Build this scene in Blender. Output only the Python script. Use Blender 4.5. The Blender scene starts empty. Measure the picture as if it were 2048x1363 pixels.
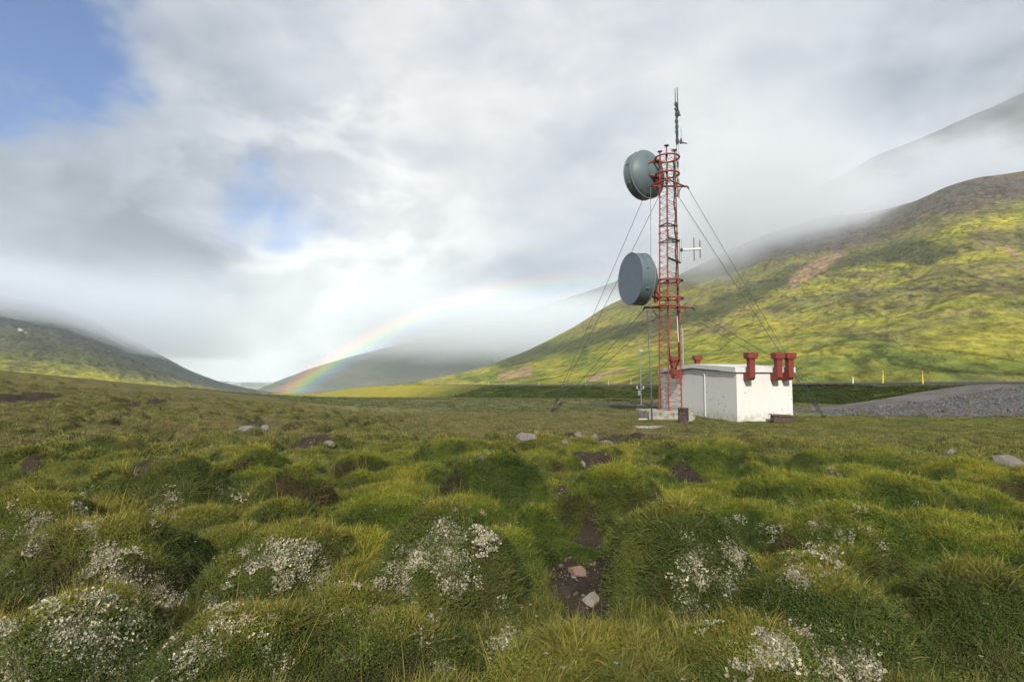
import bpy, math, random
import numpy as np
from mathutils import Vector, Matrix

random.seed(7)
RNG = np.random.default_rng(11)
SC = bpy.context.scene
COL = SC.collection
R = math.radians

# ------------------------------------------------------------------ camera
FPX = 1150.0                      # focal length in pixels of a 2048 px wide frame
CAMZ = 2.5
PITCH = math.atan(70.0 / FPX)
cam_d = bpy.data.cameras.new('camera')
cam = bpy.data.objects.new('camera', cam_d)
COL.objects.link(cam)
cam.location = (0, 0, CAMZ)
cam.rotation_euler = (math.pi / 2 + PITCH, 0, 0)
cam_d.sensor_width = 36.0
cam_d.lens = FPX / 2048 * 36.0
cam_d.clip_start = 0.1
cam_d.clip_end = 40000
SC.camera = cam

# ------------------------------------------------------------------ light
SUN_EL, SUN_AZ = 32.0, 186.0      # azimuth clockwise from +Y
sdir = Vector((math.sin(R(SUN_AZ)) * math.cos(R(SUN_EL)), math.cos(R(SUN_AZ)) * math.cos(R(SUN_EL)), math.sin(R(SUN_EL))))
sun_d = bpy.data.lights.new('sun', 'SUN')
sun_d.energy = 4.6
sun_d.angle = R(0.6)
sun_d.color = (1.0, 0.95, 0.86)
sun = bpy.data.objects.new('sun', sun_d)
COL.objects.link(sun)
sun.rotation_euler = (-sdir).to_track_quat('-Z', 'Y').to_euler()
sun.location = (0, 0, 60)

SC.view_settings.view_transform = 'Standard'
SC.view_settings.look = 'None'
SC.view_settings.exposure = 0.38
SC.view_settings.gamma = 1.0
SC.view_settings.use_curve_mapping = False
SC.render.engine = 'CYCLES'
cy = SC.cycles
cy.use_denoising = True
cy.max_bounces = 5
cy.diffuse_bounces = 2
cy.glossy_bounces = 2
cy.transmission_bounces = 3
cy.transparent_max_bounces = 12
cy.volume_bounces = 4
cy.volume_step_rate = 1.0
cy.volume_max_steps = 256
cy.use_adaptive_sampling = True
cy.adaptive_threshold = 0.025
cy.caustics_reflective = False
cy.caustics_refractive = False


# ------------------------------------------------------------------ pixel <-> world
cp, sp = math.cos(PITCH), math.sin(PITCH)


def ray(px, py):
    a = (px - 1024.0) / FPX
    b = (681.5 - py) / FPX
    return np.array([a, cp - b * sp, sp + b * cp])


def at(px, py, Y):
    d = ray(px, py)
    k = Y / d[1]
    return Vector((d[0] * k, Y, CAMZ + d[2] * k))


def atz(px, py, z):
    d = ray(px, py)
    k = (z - CAMZ) / d[2]
    return Vector((d[0] * k, d[1] * k, z))


def slope_of(px, py):
    """(x/y, (z-cam)/y) of a pixel's ray"""
    d = ray(px, py)
    return d[0] / d[1], d[2] / d[1]


# ------------------------------------------------------------------ node helpers
class NT:
    def __init__(self, tree):
        self.t = tree
        self.n = tree.nodes
        self.l = tree.links

    def new(self, typ, **kw):
        nd = self.n.new(typ)
        for k, v in kw.items():
            setattr(nd, k, v)
        return nd

    def put(self, sock, v):
        if isinstance(v, bpy.types.NodeSocket):
            self.l.new(v, sock)
        elif v is not None:
            if sock.type == 'RGBA' and len(v) == 3:
                v = (*v, 1.0)
            sock.default_value = v

    def math(self, op, a, b=None, c=None, clamp=False):
        nd = self.new('ShaderNodeMath', operation=op, use_clamp=clamp)
        for i, v in enumerate((a, b, c)):
            if v is not None:
                self.put(nd.inputs[i], v)
        return nd.outputs[0]

    def add(self, a, b): return self.math('ADD', a, b)
    def sub(self, a, b): return self.math('SUBTRACT', a, b)
    def mul(self, a, b): return self.math('MULTIPLY', a, b)

    def vmath(self, op, a, b=None, out=0, scale=None):
        nd = self.new('ShaderNodeVectorMath', operation=op)
        self.put(nd.inputs[0], a)
        if b is not None:
            self.put(nd.inputs[1], b)
        if scale is not None:
            self.put(nd.inputs['Scale'], scale)
        return nd.outputs[out]

    def dot(self, a, b):
        nd = self.new('ShaderNodeVectorMath', operation='DOT_PRODUCT')
        self.put(nd.inputs[0], a)
        self.put(nd.inputs[1], b)
        return nd.outputs['Value']

    def ramp01(self, v, lo, hi, smooth=True, to0=0.0, to1=1.0):
        nd = self.new('ShaderNodeMapRange')
        nd.interpolation_type = 'SMOOTHSTEP' if smooth else 'LINEAR'
        self.put(nd.inputs[0], v)
        self.put(nd.inputs[1], lo)
        self.put(nd.inputs[2], hi)
        self.put(nd.inputs[3], to0)
        self.put(nd.inputs[4], to1)
        return nd.outputs[0]

    def noise(self, vec, scale, detail=4.0, rough=0.55, col=False, dist=0.0, lac=2.0):
        nd = self.new('ShaderNodeTexNoise')
        if vec is not None:
            self.l.new(vec, nd.inputs['Vector'])
        nd.inputs['Scale'].default_value = scale
        nd.inputs['Detail'].default_value = detail
        nd.inputs['Roughness'].default_value = rough
        nd.inputs['Lacunarity'].default_value = lac
        nd.inputs['Distortion'].default_value = dist
        return nd.outputs['Color' if col else 'Fac']

    def mix(self, f, a, b, blend='MIX'):
        nd = self.new('ShaderNodeMix', data_type='RGBA', blend_type=blend)
        self.put(nd.inputs[0], f)
        self.put(nd.inputs[6], a)
        self.put(nd.inputs[7], b)
        return nd.outputs[2]

    def sep(self, v):
        nd = self.new('ShaderNodeSeparateXYZ')
        self.l.new(v, nd.inputs[0])
        return nd.outputs

    def comb(self, x, y, z):
        nd = self.new('ShaderNodeCombineXYZ')
        for i, v in enumerate((x, y, z)):
            self.put(nd.inputs[i], v)
        return nd.outputs[0]

    def vscale(self, v, sx, sy, sz):
        return self.vmath('MULTIPLY', v, (sx, sy, sz))


# ------------------------------------------------------------------ world: Nishita sky with procedural cloud cover
W = bpy.data.worlds.new('World')
SC.world = W
W.use_nodes = True
wt = NT(W.node_tree)
W.node_tree.nodes.clear()
sky = wt.new('ShaderNodeTexSky')
sky.sky_type = 'NISHITA'
sky.sun_disc = False
sky.sun_elevation = R(SUN_EL)
sky.sun_rotation = R(SUN_AZ)
sky.air_density = 1.0
sky.dust_density = 0.4
sky.ozone_density = 2.0
tc = wt.new('ShaderNodeTexCoord')
V = wt.vmath('NORMALIZE', tc.outputs['Generated'])
Vs = wt.vscale(V, 1.0, 1.0, 1.9)
warp = wt.vmath('SUBTRACT', wt.noise(Vs, 2.6, 5.0, 0.6, col=True), (0.5, 0.5, 0.5))
Vw = wt.vmath('NORMALIZE', wt.vmath('ADD', V, wt.vmath('SCALE', warp, scale=0.26)))


def lobe(px, py, r_out, r_in=0.0, src=None):
    d = ray(px, py)
    d = d / np.linalg.norm(d)
    return wt.ramp01(wt.dot(src or Vw, tuple(d)), math.cos(R(r_out)), math.cos(R(r_in)))


f1 = wt.noise(Vs, 3.2, 8.0, 0.55, dist=0.25)
f2 = wt.noise(Vs, 9.0, 7.0, 0.6, dist=0.35)
L = wt.add(0.525, wt.mul(wt.sub(f1, 0.5), 0.34))
f3 = wt.noise(wt.vmath('ADD', Vs, (3.1, 1.7, 0.4)), 5.2, 9.0, 0.58, dist=0.3)
bil = wt.ramp01(f3, 0.42, 0.60)
L = wt.add(L, wt.mul(bil, 0.065))
L = wt.add(L, wt.mul(wt.sub(f2, 0.5), 0.25))
LOBES = [  # pixel, radius in degrees, brightness change
    (610, 650, 12, 0.16), (470, 640, 9, 0.06), (840, 470, 10, 0.10), (700, 560, 9, 0.10), (500, 740, 7, 0.22),
    (40, 430, 26, -0.14), (40, 640, 14, -0.10), (230, 300, 16, -0.05), (330, 540, 10, -0.13), (400, 150, 12, -0.05),
    (1090, 650, 10, -0.15), (950, 560, 7, -0.05), (1250, 500, 14, -0.04), (1750, 230, 20, -0.06),
    (2000, 60, 22, -0.13), (1000, 60, 16, 0.05), (1150, 250, 12, 0.05), (1500, 330, 14, 0.05),
]
for (px, py, r, amp) in LOBES:
    L = wt.add(L, wt.mul(lobe(px, py, r), amp))
L = wt.add(L, wt.mul(wt.mul(lobe(640, 560, 21), bil), 0.20))
L = wt.math('MAXIMUM', L, 0.2)
ccol = wt.mix(wt.ramp01(L, 0.28, 0.72), (0.88, 0.97, 1.16), (0.99, 1.0, 1.015))
ccol = wt.vmath('SCALE', ccol, scale=L)
# openings in the cloud
holes = None
for (px, py, r, s) in [(-20, 0, 12.5, 1.55), (130, 130, 6.5, 0.55), (170, 10, 5, 0.3), (500, 400, 4.6, 0.60), (585, 420, 4.8, 0.66), (660, 435, 3.4, 0.35)]:
    h = wt.mul(lobe(px, py, r), s)
    holes = h if holes is None else wt.math('MAXIMUM', holes, h)
holes = wt.add(holes, wt.mul(wt.sub(f2, 0.5), wt.mul(holes, 2.2)))
holes = wt.ramp01(holes, 0.08, 1.15)
blue = wt.vmath('SCALE', sky.outputs[0], scale=0.085)
blue = wt.vmath('MULTIPLY', blue, (0.46, 0.80, 1.28))
final = wt.mix(holes, ccol, blue)
bg = wt.new('ShaderNodeBackground')
wt.l.new(final, bg.inputs['Color'])
bg.inputs['Strength'].default_value = 1.0
wo = wt.new('ShaderNodeOutputWorld')
wt.l.new(bg.outputs[0], wo.inputs['Surface'])


# ------------------------------------------------------------------ mesh helpers
class MB:
    """collects shapes in world coordinates; build() links them as one mesh object"""

    def __init__(self):
        self.v, self.f = [], []

    def add(self, vs, fs):
        o = len(self.v)
        self.v += [tuple(p) for p in vs]
        self.f += [tuple(i + o for i in f) for f in fs]

    def tube(self, pts, r, n=8, cap=True):
        pts = [Vector(p) for p in pts]
        rs = r if isinstance(r, (list, tuple)) else [r] * len(pts)
        rings = []
        up = None
        for i, p in enumerate(pts):
            t = (pts[min(i + 1, len(pts) - 1)] - pts[max(i - 1, 0)]).normalized()
            if up is None:
                up = Vector((0, 0, 1)) if abs(t.z) < 0.9 else Vector((1, 0, 0))
            a = t.cross(up).normalized()
            b = a.cross(t).normalized()
            up = b
            rings.append([p + (a * math.cos(2 * math.pi * k / n) + b * math.sin(2 * math.pi * k / n)) * rs[i] for k in range(n)])
        vs = [q for rg in rings for q in rg]
        fs = []
        for i in range(len(pts) - 1):
            for k in range(n):
                k2 = (k + 1) % n
                fs.append((i * n + k, i * n + k2, (i + 1) * n + k2, (i + 1) * n + k))
        if cap:
            fs.append(tuple(range(n))[::-1])
            fs.append(tuple((len(pts) - 1) * n + k for k in range(n)))
        self.add(vs, fs)

    def ring(self, c, rad, tr, ns=40, n=8, flat=1.0):
        c = Vector(c)
        vs, fs = [], []
        for i in range(ns):
            a = 2 * math.pi * i / ns
            for k in range(n):
                b = 2 * math.pi * k / n
                rr = rad + tr * math.cos(b)
                vs.append(c + Vector((rr * math.cos(a), rr * math.sin(a), tr * flat * math.sin(b))))
        for i in range(ns):
            for k in range(n):
                i2, k2 = (i + 1) % ns, (k + 1) % n
                fs.append((i * n + k, i2 * n + k, i2 * n + k2, i * n + k2))
        self.add(vs, fs)

    def box(self, c, ax, ay, az, bev=0.0):
        """box of half-axes ax, ay, az, optionally chamfered"""
        c, ax, ay, az = Vector(c), Vector(ax), Vector(ay), Vector(az)
        if bev <= 0:
            vs = [c + ax * i + ay * j + az * k for i in (-1, 1) for j in (-1, 1) for k in (-1, 1)]
            self.add(vs, [(0, 1, 3, 2), (4, 6, 7, 5), (0, 4, 5, 1), (2, 3, 7, 6), (0, 2, 6, 4), (1, 5, 7, 3)])
            return
        L3 = [ax.length, ay.length, az.length]
        s = [1 - min(bev / l, 0.45) for l in L3]
        A = [ax, ay, az]
        idx, vs = {}, []
        for i in (-1, 1):
            for j in (-1, 1):
                for k in (-1, 1):
                    sg = (i, j, k)
                    for m in range(3):
                        p = Vector(c)
                        for q in range(3):
                            p += A[q] * sg[q] * (1.0 if q == m else s[q])
                        idx[(sg, m)] = len(vs)
                        vs.append(p)
        fs = []
        for m in range(3):
            q, r_ = (m + 1) % 3, (m + 2) % 3
            for sgn in (-1, 1):
                face = []
                for (a, b) in ((-1, -1), (1, -1), (1, 1), (-1, 1)):
                    sg = [0, 0, 0]
                    sg[m], sg[q], sg[r_] = sgn, a, b
                    face.append(idx[(tuple(sg), m)])
                fs.append(face if sgn > 0 else face[::-1])
        for m in range(3):
            q, r_ = (m + 1) % 3, (m + 2) % 3
            for a in (-1, 1):
                for b in (-1, 1):
                    s1, s2 = [0, 0, 0], [0, 0, 0]
                    s1[m], s2[m] = -1, 1
                    for sg in (s1, s2):
                        sg[q], sg[r_] = a, b
                    face = [idx[(tuple(s1), q)], idx[(tuple(s2), q)], idx[(tuple(s2), r_)], idx[(tuple(s1), r_)]]
                    fs.append(face if a * b > 0 else face[::-1])
        for i in (-1, 1):
            for j in (-1, 1):
                for k in (-1, 1):
                    face = [idx[((i, j, k), m)] for m in range(3)]
                    fs.append(face if i * j * k > 0 else face[::-1])
        self.add(vs, fs)

    def lathe(self, c, axis, prof, n=56):
        """prof: list of (distance along axis, radius)"""
        c, axis = Vector(c), Vector(axis).normalized()
        a = axis.cross(Vector((0, 0, 1)) if abs(axis.z) < .95 else Vector((1, 0, 0))).normalized()
        b = a.cross(axis)
        vs, fs = [], []
        for (d, r) in prof:
            for k in range(n):
                t = 2 * math.pi * k / n
                vs.append(c + axis * d + (a * math.cos(t) + b * math.sin(t)) * max(r, 1e-4))
        for i in range(len(prof) - 1):
            for k in range(n):
                k2 = (k + 1) % n
                fs.append((i * n + k, i * n + k2, (i + 1) * n + k2, (i + 1) * n + k))
        self.add(vs, fs)

    def build(self, name, mat, parent=None, smooth=None):
        me = bpy.data.meshes.new(name)
        off = Vector(parent_loc(parent)) if parent else Vector((0, 0, 0))
        me.from_pydata([Vector(p) - off for p in self.v], [], self.f)
        me.validate()
        me.update()
        o = bpy.data.objects.new(name, me)
        COL.objects.link(o)
        if mat:
            me.materials.append(mat)
        if parent:
            o.parent = parent
        if smooth:
            import bmesh
            bm = bmesh.new()
            bm.from_mesh(me)
            bmesh.ops.recalc_face_normals(bm, faces=bm.faces)
            for f in bm.faces:
                f.smooth = True
            for e in bm.edges:
                if len(e.link_faces) == 2 and e.calc_face_angle(0) > R(smooth):
                    e.smooth = False
            bm.to_mesh(me)
            bm.free()
        return o


def parent_loc(o):
    p = Vector((0, 0, 0))
    while o is not None:
        p = p + o.location
        o = o.parent
    return p


def tag(o, label=None, cat=None, group=None, kind=None):
    if label: o['label'] = label
    if cat: o['category'] = cat
    if group: o['group'] = group
    if kind: o['kind'] = kind
    return o


def empty(name, loc, label, cat, group=None, parent=None):
    o = bpy.data.objects.new(name, None)
    COL.objects.link(o)
    o.empty_display_size = 0.2
    o.location = loc
    tag(o, label, cat, group)
    return o


def grid_mesh(name, P, mat, colors=None, smooth=True, wrap=False):
    """P: (rows, cols, 3) array -> grid mesh"""
    nr, nc = P.shape[:2]
    verts = P.reshape(-1, 3).astype(np.float32)
    i, j = np.meshgrid(np.arange(nr - 1), np.arange(nc if wrap else nc - 1), indexing='ij')
    j2 = (j + 1) % nc
    q = np.stack([i * nc + j, i * nc + j2, (i + 1) * nc + j2, (i + 1) * nc + j], -1).reshape(-1, 4)
    me = bpy.data.meshes.new(name)
    me.vertices.add(len(verts))
    me.vertices.foreach_set('co', verts.ravel())
    me.loops.add(q.size)
    me.loops.foreach_set('vertex_index', q.ravel().astype(np.int32))
    me.polygons.add(len(q))
    me.polygons.foreach_set('loop_start', np.arange(0, q.size, 4, dtype=np.int32))
    me.polygons.foreach_set('loop_total', np.full(len(q), 4, dtype=np.int32))
    me.polygons.foreach_set('use_smooth', np.full(len(q), smooth, dtype=bool))
    me.update(calc_edges=True)
    if colors is not None:
        c = np.ones((len(verts), 4), np.float32)
        c[:, :3] = colors.reshape(-1, 3)
        ca = me.color_attributes.new('tint', 'FLOAT_COLOR', 'POINT')
        ca.data.foreach_set('color', c.ravel())
    o = bpy.data.objects.new(name, me)
    COL.objects.link(o)
    me.materials.append(mat)
    return o


# numpy value noise
def _hash(ix, iy, seed):
    h = (ix.astype(np.int64) * 374761393 + iy.astype(np.int64) * 668265263 + seed * 982451653) & 0xFFFFFFFF
    h = ((h ^ (h >> 13)) * 1274126177) & 0xFFFFFFFF
    h = h ^ (h >> 16)
    return (h & 0xFFFF) / 65535.0


def vnoise(x, y, seed=0):
    x, y = np.asarray(x, float), np.asarray(y, float)
    x0, y0 = np.floor(x), np.floor(y)
    fx, fy = x - x0, y - y0
    fx = fx * fx * fx * (fx * (fx * 6 - 15) + 10)
    fy = fy * fy * fy * (fy * (fy * 6 - 15) + 10)
    a, b = _hash(x0, y0, seed), _hash(x0 + 1, y0, seed)
    c, d = _hash(x0, y0 + 1, seed), _hash(x0 + 1, y0 + 1, seed)
    return (a * (1 - fx) + b * fx) * (1 - fy) + (c * (1 - fx) + d * fx) * fy


def fbm(x, y, seed=0, oct=4, gain=0.5):
    s, a, t = 0, 1.0, 0
    for o in range(oct):
        s = s + a * vnoise(x * 2 ** o + 17.3 * o, y * 2 ** o - 9.1 * o, seed + o)
        t += a
        a *= gain
    return s / t


def sstep(a, b, x):
    t = np.clip((x - a) / (b - a), 0, 1)
    return t * t * (3 - 2 * t)


def lerp(a, b, t):
    return a + (b - a) * t


# ------------------------------------------------------------------ materials
def mat_new(name):
    m = bpy.data.materials.new(name)
    m.use_nodes = True
    m.node_tree.nodes.clear()
    t = NT(m.node_tree)
    out = t.new('ShaderNodeOutputMaterial')
    return m, t, out


def paint(name, col, rough=0.5, var=0.15, scale=3.0, metallic=0.0, dirt=None, dirt_amt=0.0, dirt_scale=2.0, bump=0.0, spec=0.4):
    m, t, out = mat_new(name)
    p = t.new('ShaderNodeBsdfPrincipled')
    g = t.new('ShaderNodeTexCoord').outputs['Object']
    n = t.noise(g, scale, 6, 0.6)
    c = t.mix(n, tuple(max(0, x * (1 - var)) for x in col), tuple(min(1, x * (1 + var)) for x in col))
    if dirt:
        dn = t.noise(g, dirt_scale, 8, 0.65)
        c = t.mix(t.mul(t.ramp01(dn, 0.62 - 0.3 * dirt_amt, 0.72), min(1, dirt_amt * 1.6)), c, dirt)
    t.put(p.inputs['Base Color'], c)
    p.inputs['Roughness'].default_value = rough
    p.inputs['Metallic'].default_value = metallic
    p.inputs['Specular IOR Level'].default_value = spec
    if bump > 0:
        b = t.new('ShaderNodeBump')
        b.inputs['Strength'].default_value = bump
        b.inputs['Distance'].default_value = 0.02
        t.l.new(t.noise(g, scale * 8, 6, 0.6), b.inputs['Height'])
        t.l.new(b.outputs[0], p.inputs['Normal'])
    t.l.new(p.outputs[0], out.inputs['Surface'])
    return m


M = {}
M['red'] = paint('red_paint', (0.235, 0.048, 0.024), 0.55, 0.25, 2.0, dirt=(0.11, 0.055, 0.04), dirt_amt=0.6, dirt_scale=5)
M['vent_red'] = paint('vent_red', (0.18, 0.030, 0.020), 0.6, 0.15, 3.0, dirt=(0.13, 0.03, 0.025), dirt_amt=0.25, dirt_scale=4, bump=0.1)
M['dish'] = paint('dish_paint', (0.095, 0.128, 0.140), 0.5, 0.10, 1.5, dirt=(0.055, 0.07, 0.072), dirt_amt=0.3, dirt_scale=1.6)
M['radome'] = paint('radome_paint', (0.105, 0.134, 0.170), 0.6, 0.10, 2.0, dirt=(0.05, 0.062, 0.075), dirt_amt=0.25, dirt_scale=2.5)
M['galv'] = paint('galvanised_steel', (0.36, 0.38, 0.39), 0.45, 0.15, 6.0, metallic=0.5)
M['rim'] = paint('dish_rim', (0.17, 0.19, 0.195), 0.45, 0.1, 6.0)
M['dark'] = paint('dark_steel', (0.035, 0.035, 0.045), 0.55, 0.3, 8.0)
M['cable'] = paint('cable_rubber', (0.02, 0.02, 0.024), 0.6, 0.3, 8.0)
M['wire'] = paint('wire_steel', (0.10, 0.10, 0.10), 0.5, 0.2, 4.0, metallic=0.4)
M['white'] = paint('white_enamel', (0.60, 0.60, 0.585), 0.45, 0.05, 4.0)
M['yellow'] = paint('yellow_post', (0.72, 0.50, 0.03), 0.5, 0.1, 4.0)
M['post'] = paint('pale_post', (0.40, 0.40, 0.33), 0.6, 0.1, 4.0)
M['rust'] = paint('rusty_steel', (0.055, 0.032, 0.028), 0.8, 0.4, 4.0, dirt=(0.16, 0.15, 0.13), dirt_amt=0.45, dirt_scale=3.5, bump=0.4)
M['timber'] = paint('weathered_wood', (0.085, 0.052, 0.038), 0.85, 0.3, 6.0, dirt=(0.05, 0.03, 0.025), dirt_amt=0.4, dirt_scale=4, bump=0.4)
M['pole'] = paint('pole_timber', (0.10, 0.08, 0.06), 0.9, 0.2, 2.0)
M['concrete'] = paint('concrete', (0.33, 0.31, 0.26), 0.9, 0.2, 3.0, dirt=(0.10, 0.105, 0.06), dirt_amt=0.75, dirt_scale=2.2, bump=0.5)
M['rock'] = paint('rock', (0.15, 0.135, 0.12), 0.9, 0.3, 6.0, dirt=(0.12, 0.11, 0.09), dirt_amt=0.5, dirt_scale=9, bump=0.6)
M['rock_pale'] = paint('rock_pale', (0.205, 0.182, 0.152), 0.9, 0.2, 14.0, dirt=(0.2, 0.17, 0.13), dirt_amt=0.4, dirt_scale=20, bump=0.5)
M['rock_pink'] = paint('rock_pink', (0.185, 0.115, 0.082), 0.9, 0.2, 14.0, dirt=(0.16, 0.10, 0.07), dirt_amt=0.4, dirt_scale=20, bump=0.5)


def wall_mat():
    m, t, out = mat_new('painted_wall')
    p = t.new('ShaderNodeBsdfPrincipled')
    g = t.new('ShaderNodeTexCoord').outputs['Object']
    z = t.sep(g)[2]
    c = t.mix(t.noise(g, 0.9, 6, 0.6), (0.59, 0.575, 0.54), (0.65, 0.64, 0.615))
    st = t.noise(t.vscale(g, 3.0, 3.0, 0.35), 1.6, 6, 0.65)
    c = t.mix(t.mul(t.ramp01(st, 0.5, 0.8), 0.30), c, (0.47, 0.455, 0.415))
    # flaked spots and the grimy foot of the wall
    sp_ = t.noise(g, 5.5, 5, 0.62)
    reg = t.noise(g, 0.55, 3, 0.5)
    c = t.mix(t.mul(t.ramp01(sp_, 0.60, 0.67), t.ramp01(reg, 0.50, 0.62)), c, (0.22, 0.21, 0.19))
    foot = t.mul(t.ramp01(z, 0.75, 0.0), t.ramp01(t.noise(g, 4.0, 6, 0.7), 0.36, 0.66))
    c = t.mix(t.mul(foot, 0.85), c, (0.34, 0.32, 0.20))
    t.put(p.inputs['Base Color'], c)
    p.inputs['Roughness'].default_value = 0.75
    b = t.new('ShaderNodeBump')
    b.inputs['Strength'].default_value = 0.25
    b.inputs['Distance'].default_value = 0.02
    t.l.new(t.noise(g, 9, 7, 0.6), b.inputs['Height'])
    t.l.new(b.outputs[0], p.inputs['Normal'])
    t.l.new(p.outputs[0], out.inputs['Surface'])
    return m


M['wall'] = wall_mat()
M['fascia'] = paint('roof_paint', (0.58, 0.58, 0.565), 0.6, 0.05, 2.0, dirt=(0.45, 0.44, 0.40), dirt_amt=0.2, dirt_scale=3)


def terrain_mat(name, fine, coarse, amp_f=0.6, amp_c=0.35, bump=0.6, bdist=0.05, stretch=(1, 1, 1)):
    """vertex tint times procedural mottling"""
    m, t, out = mat_new(name)
    p = t.new('ShaderNodeBsdfPrincipled')
    a = t.new('ShaderNodeAttribute', attribute_name='tint')
    g = t.vscale(t.new('ShaderNodeNewGeometry').outputs['Position'], *stretch)
    n1 = t.noise(g, fine, 8, 0.7)
    n2 = t.noise(g, coarse, 6, 0.6)
    k = t.add(1.0, t.add(t.mul(t.sub(n1, 0.5), amp_f * 2), t.mul(t.sub(n2, 0.5), amp_c * 2)))
    k = t.math('MAXIMUM', k, 0.15)
    c = t.vmath('SCALE', a.outputs['Color'], scale=k)
    hue = t.noise(g, coarse * 2.7, 5, 0.6)
    c = t.mix(t.ramp01(hue, 0.35, 0.7), c, t.vmath('MULTIPLY', c, (1.18, 0.98, 0.85)))
    t.put(p.inputs['Base Color'], c)
    p.inputs['Roughness'].default_value = 0.95
    p.inputs['Specular IOR Level'].default_value = 0.1
    b = t.new('ShaderNodeBump')
    b.inputs['Strength'].default_value = bump
    b.inputs['Distance'].default_value = bdist
    t.l.new(t.add(n1, n2), b.inputs['Height'])
    t.l.new(b.outputs[0], p.inputs['Normal'])
    t.l.new(p.outputs[0], out.inputs['Surface'])
    return m


def hill_mat(name, k=1.0, flip=1.0):
    """vertex tint broken up by lime moss, dark heather and bare brown patches"""
    m, t, out = mat_new(name)
    p = t.new('ShaderNodeBsdfPrincipled')
    a = t.new('ShaderNodeAttribute', attribute_name='tint').outputs['Color']
    g = t.new('ShaderNodeNewGeometry').outputs['Position']
    ac, al = t.dot(g, (.86, -.50 * flip, 0)), t.dot(g, (.50 * flip, .86, 0))
    q = t.comb(ac, al, t.sep(g)[2])
    g1 = t.vscale(q, 1 / (52 * k), 1 / (120 * k), 1 / (80 * k))
    g2 = t.vscale(q, 1 / (12 * k), 1 / (42 * k), 1 / (25 * k))
    g3 = t.vscale(q, 1 / (2.6 * k), 1 / (9 * k), 1 / (6 * k))
    nA, nB, nC = t.noise(g1, 1, 5, .6, dist=.6), t.noise(g2, 1, 6, .65, dist=.4), t.noise(g3, 1, 6, .7)
    c = t.mix(t.mul(t.ramp01(t.add(t.mul(nA, .55), t.mul(nB, .45)), .50, .62), .62), a, t.vmath('MULTIPLY', a, (1.45, 1.40, .85)))
    nD = t.noise(t.vmath('ADD', g2, (7.1, 3.3, 1.7)), 1, 6, .65, dist=.5)
    c = t.mix(t.mul(t.ramp01(nD, .53, .66), .7), c, t.vmath('MULTIPLY', a, (.40, .47, .50)))
    c = t.mix(t.mul(t.ramp01(nB, .44, .30), .55), c, (.17, .125, .075))
    nR = t.noise(t.vmath('ADD', t.vscale(q, 1 / (20 * k), 1 / (80 * k), 1 / (45 * k)), (2.2, 9.1, 4.4)), 1, 5, .6, dist=.8)
    crease = t.ramp01(t.math('ABSOLUTE', t.sub(nR, .5)), .030, .004)
    c = t.mix(t.mul(crease, .65), c, t.vmath('MULTIPLY', a, (.30, .34, .36)))
    c = t.vmath('SCALE', c, scale=t.math('MAXIMUM', t.add(1.0, t.mul(t.sub(nC, .5), 3.0)), .25))
    t.put(p.inputs['Base Color'], c)
    p.inputs['Roughness'].default_value = .95
    p.inputs['Specular IOR Level'].default_value = .08
    b = t.new('ShaderNodeBump')
    b.inputs['Strength'].default_value = 1.0
    b.inputs['Distance'].default_value = 2.2 * k
    t.l.new(t.add(t.add(t.mul(nB, 1.5), t.mul(nC, .4)), t.mul(nA, 2.0)), b.inputs['Height'])
    t.l.new(b.outputs[0], p.inputs['Normal'])
    t.l.new(p.outputs[0], out.inputs['Surface'])
    return m


M['ground'] = terrain_mat('ground_turf', 22.0, 1.6, 0.55, 0.3, 0.8, 0.03)
M['hill'] = hill_mat('hill_turf')
M['left_hill'] = hill_mat('left_hill_turf', 2.2, -1.0)
M['far'] = terrain_mat('far_turf', 0.03, 0.006, 0.5, 0.4, 0.6, 8.0)
M['gravel'] = terrain_mat('gravel_surface', 9.0, 0.7, 0.5, 0.25, 0.8, 0.03)
M['bank'] = terrain_mat('bank_turf', 3.0, 0.35, 0.5, 0.35, 0.8, 0.15)

# ------------------------------------------------------------------ near ground height field
RX0, RX1, RY0, RY1, RES = -44.0, 44.0, -6.0, 52.0, 0.04
NX, NY = int((RX1 - RX0) / RES), int((RY1 - RY0) / RES)
gx = RX0 + (np.arange(NX) + 0.5) * RES
gy = RY0 + (np.arange(NY) + 0.5) * RES
GX, GY = np.meshgrid(gx, gy)


def base_z(x, y):
    x, y = np.asarray(x, float), np.asarray(y, float)
    d = np.sqrt(x * x + y * y)
    z = 0.8 * (1 - sstep(3, 28, d))
    left = np.interp(-x, [4, 8, 12, 16.5, 20, 24.3, 28.7, 35.6, 45, 90], [0, .0, .10, .38, .66, 1.08, 1.75, 2.52, 3.5, 5.8])
    z = z + left * sstep(5, 36, y) * (1 - sstep(42, 75, y))
    z = z - 0.03 * np.clip(np.minimum(y, 4000) - 60, 0, None) * sstep(40, 80, y)
    return z


def base_hit(px, py):
    d = ray(px, py)
    k = np.linspace(1.0, 120, 4000)
    zz = CAMZ + d[2] * k
    b = base_z(d[0] * k, d[1] * k)
    i = np.argmax(zz < b)
    return d[0] * k[i], d[1] * k[i]


HM = np.zeros((NY, NX), np.float32)     # mounds
SOIL = np.zeros((NY, NX), np.float32)   # bare earth


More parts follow.
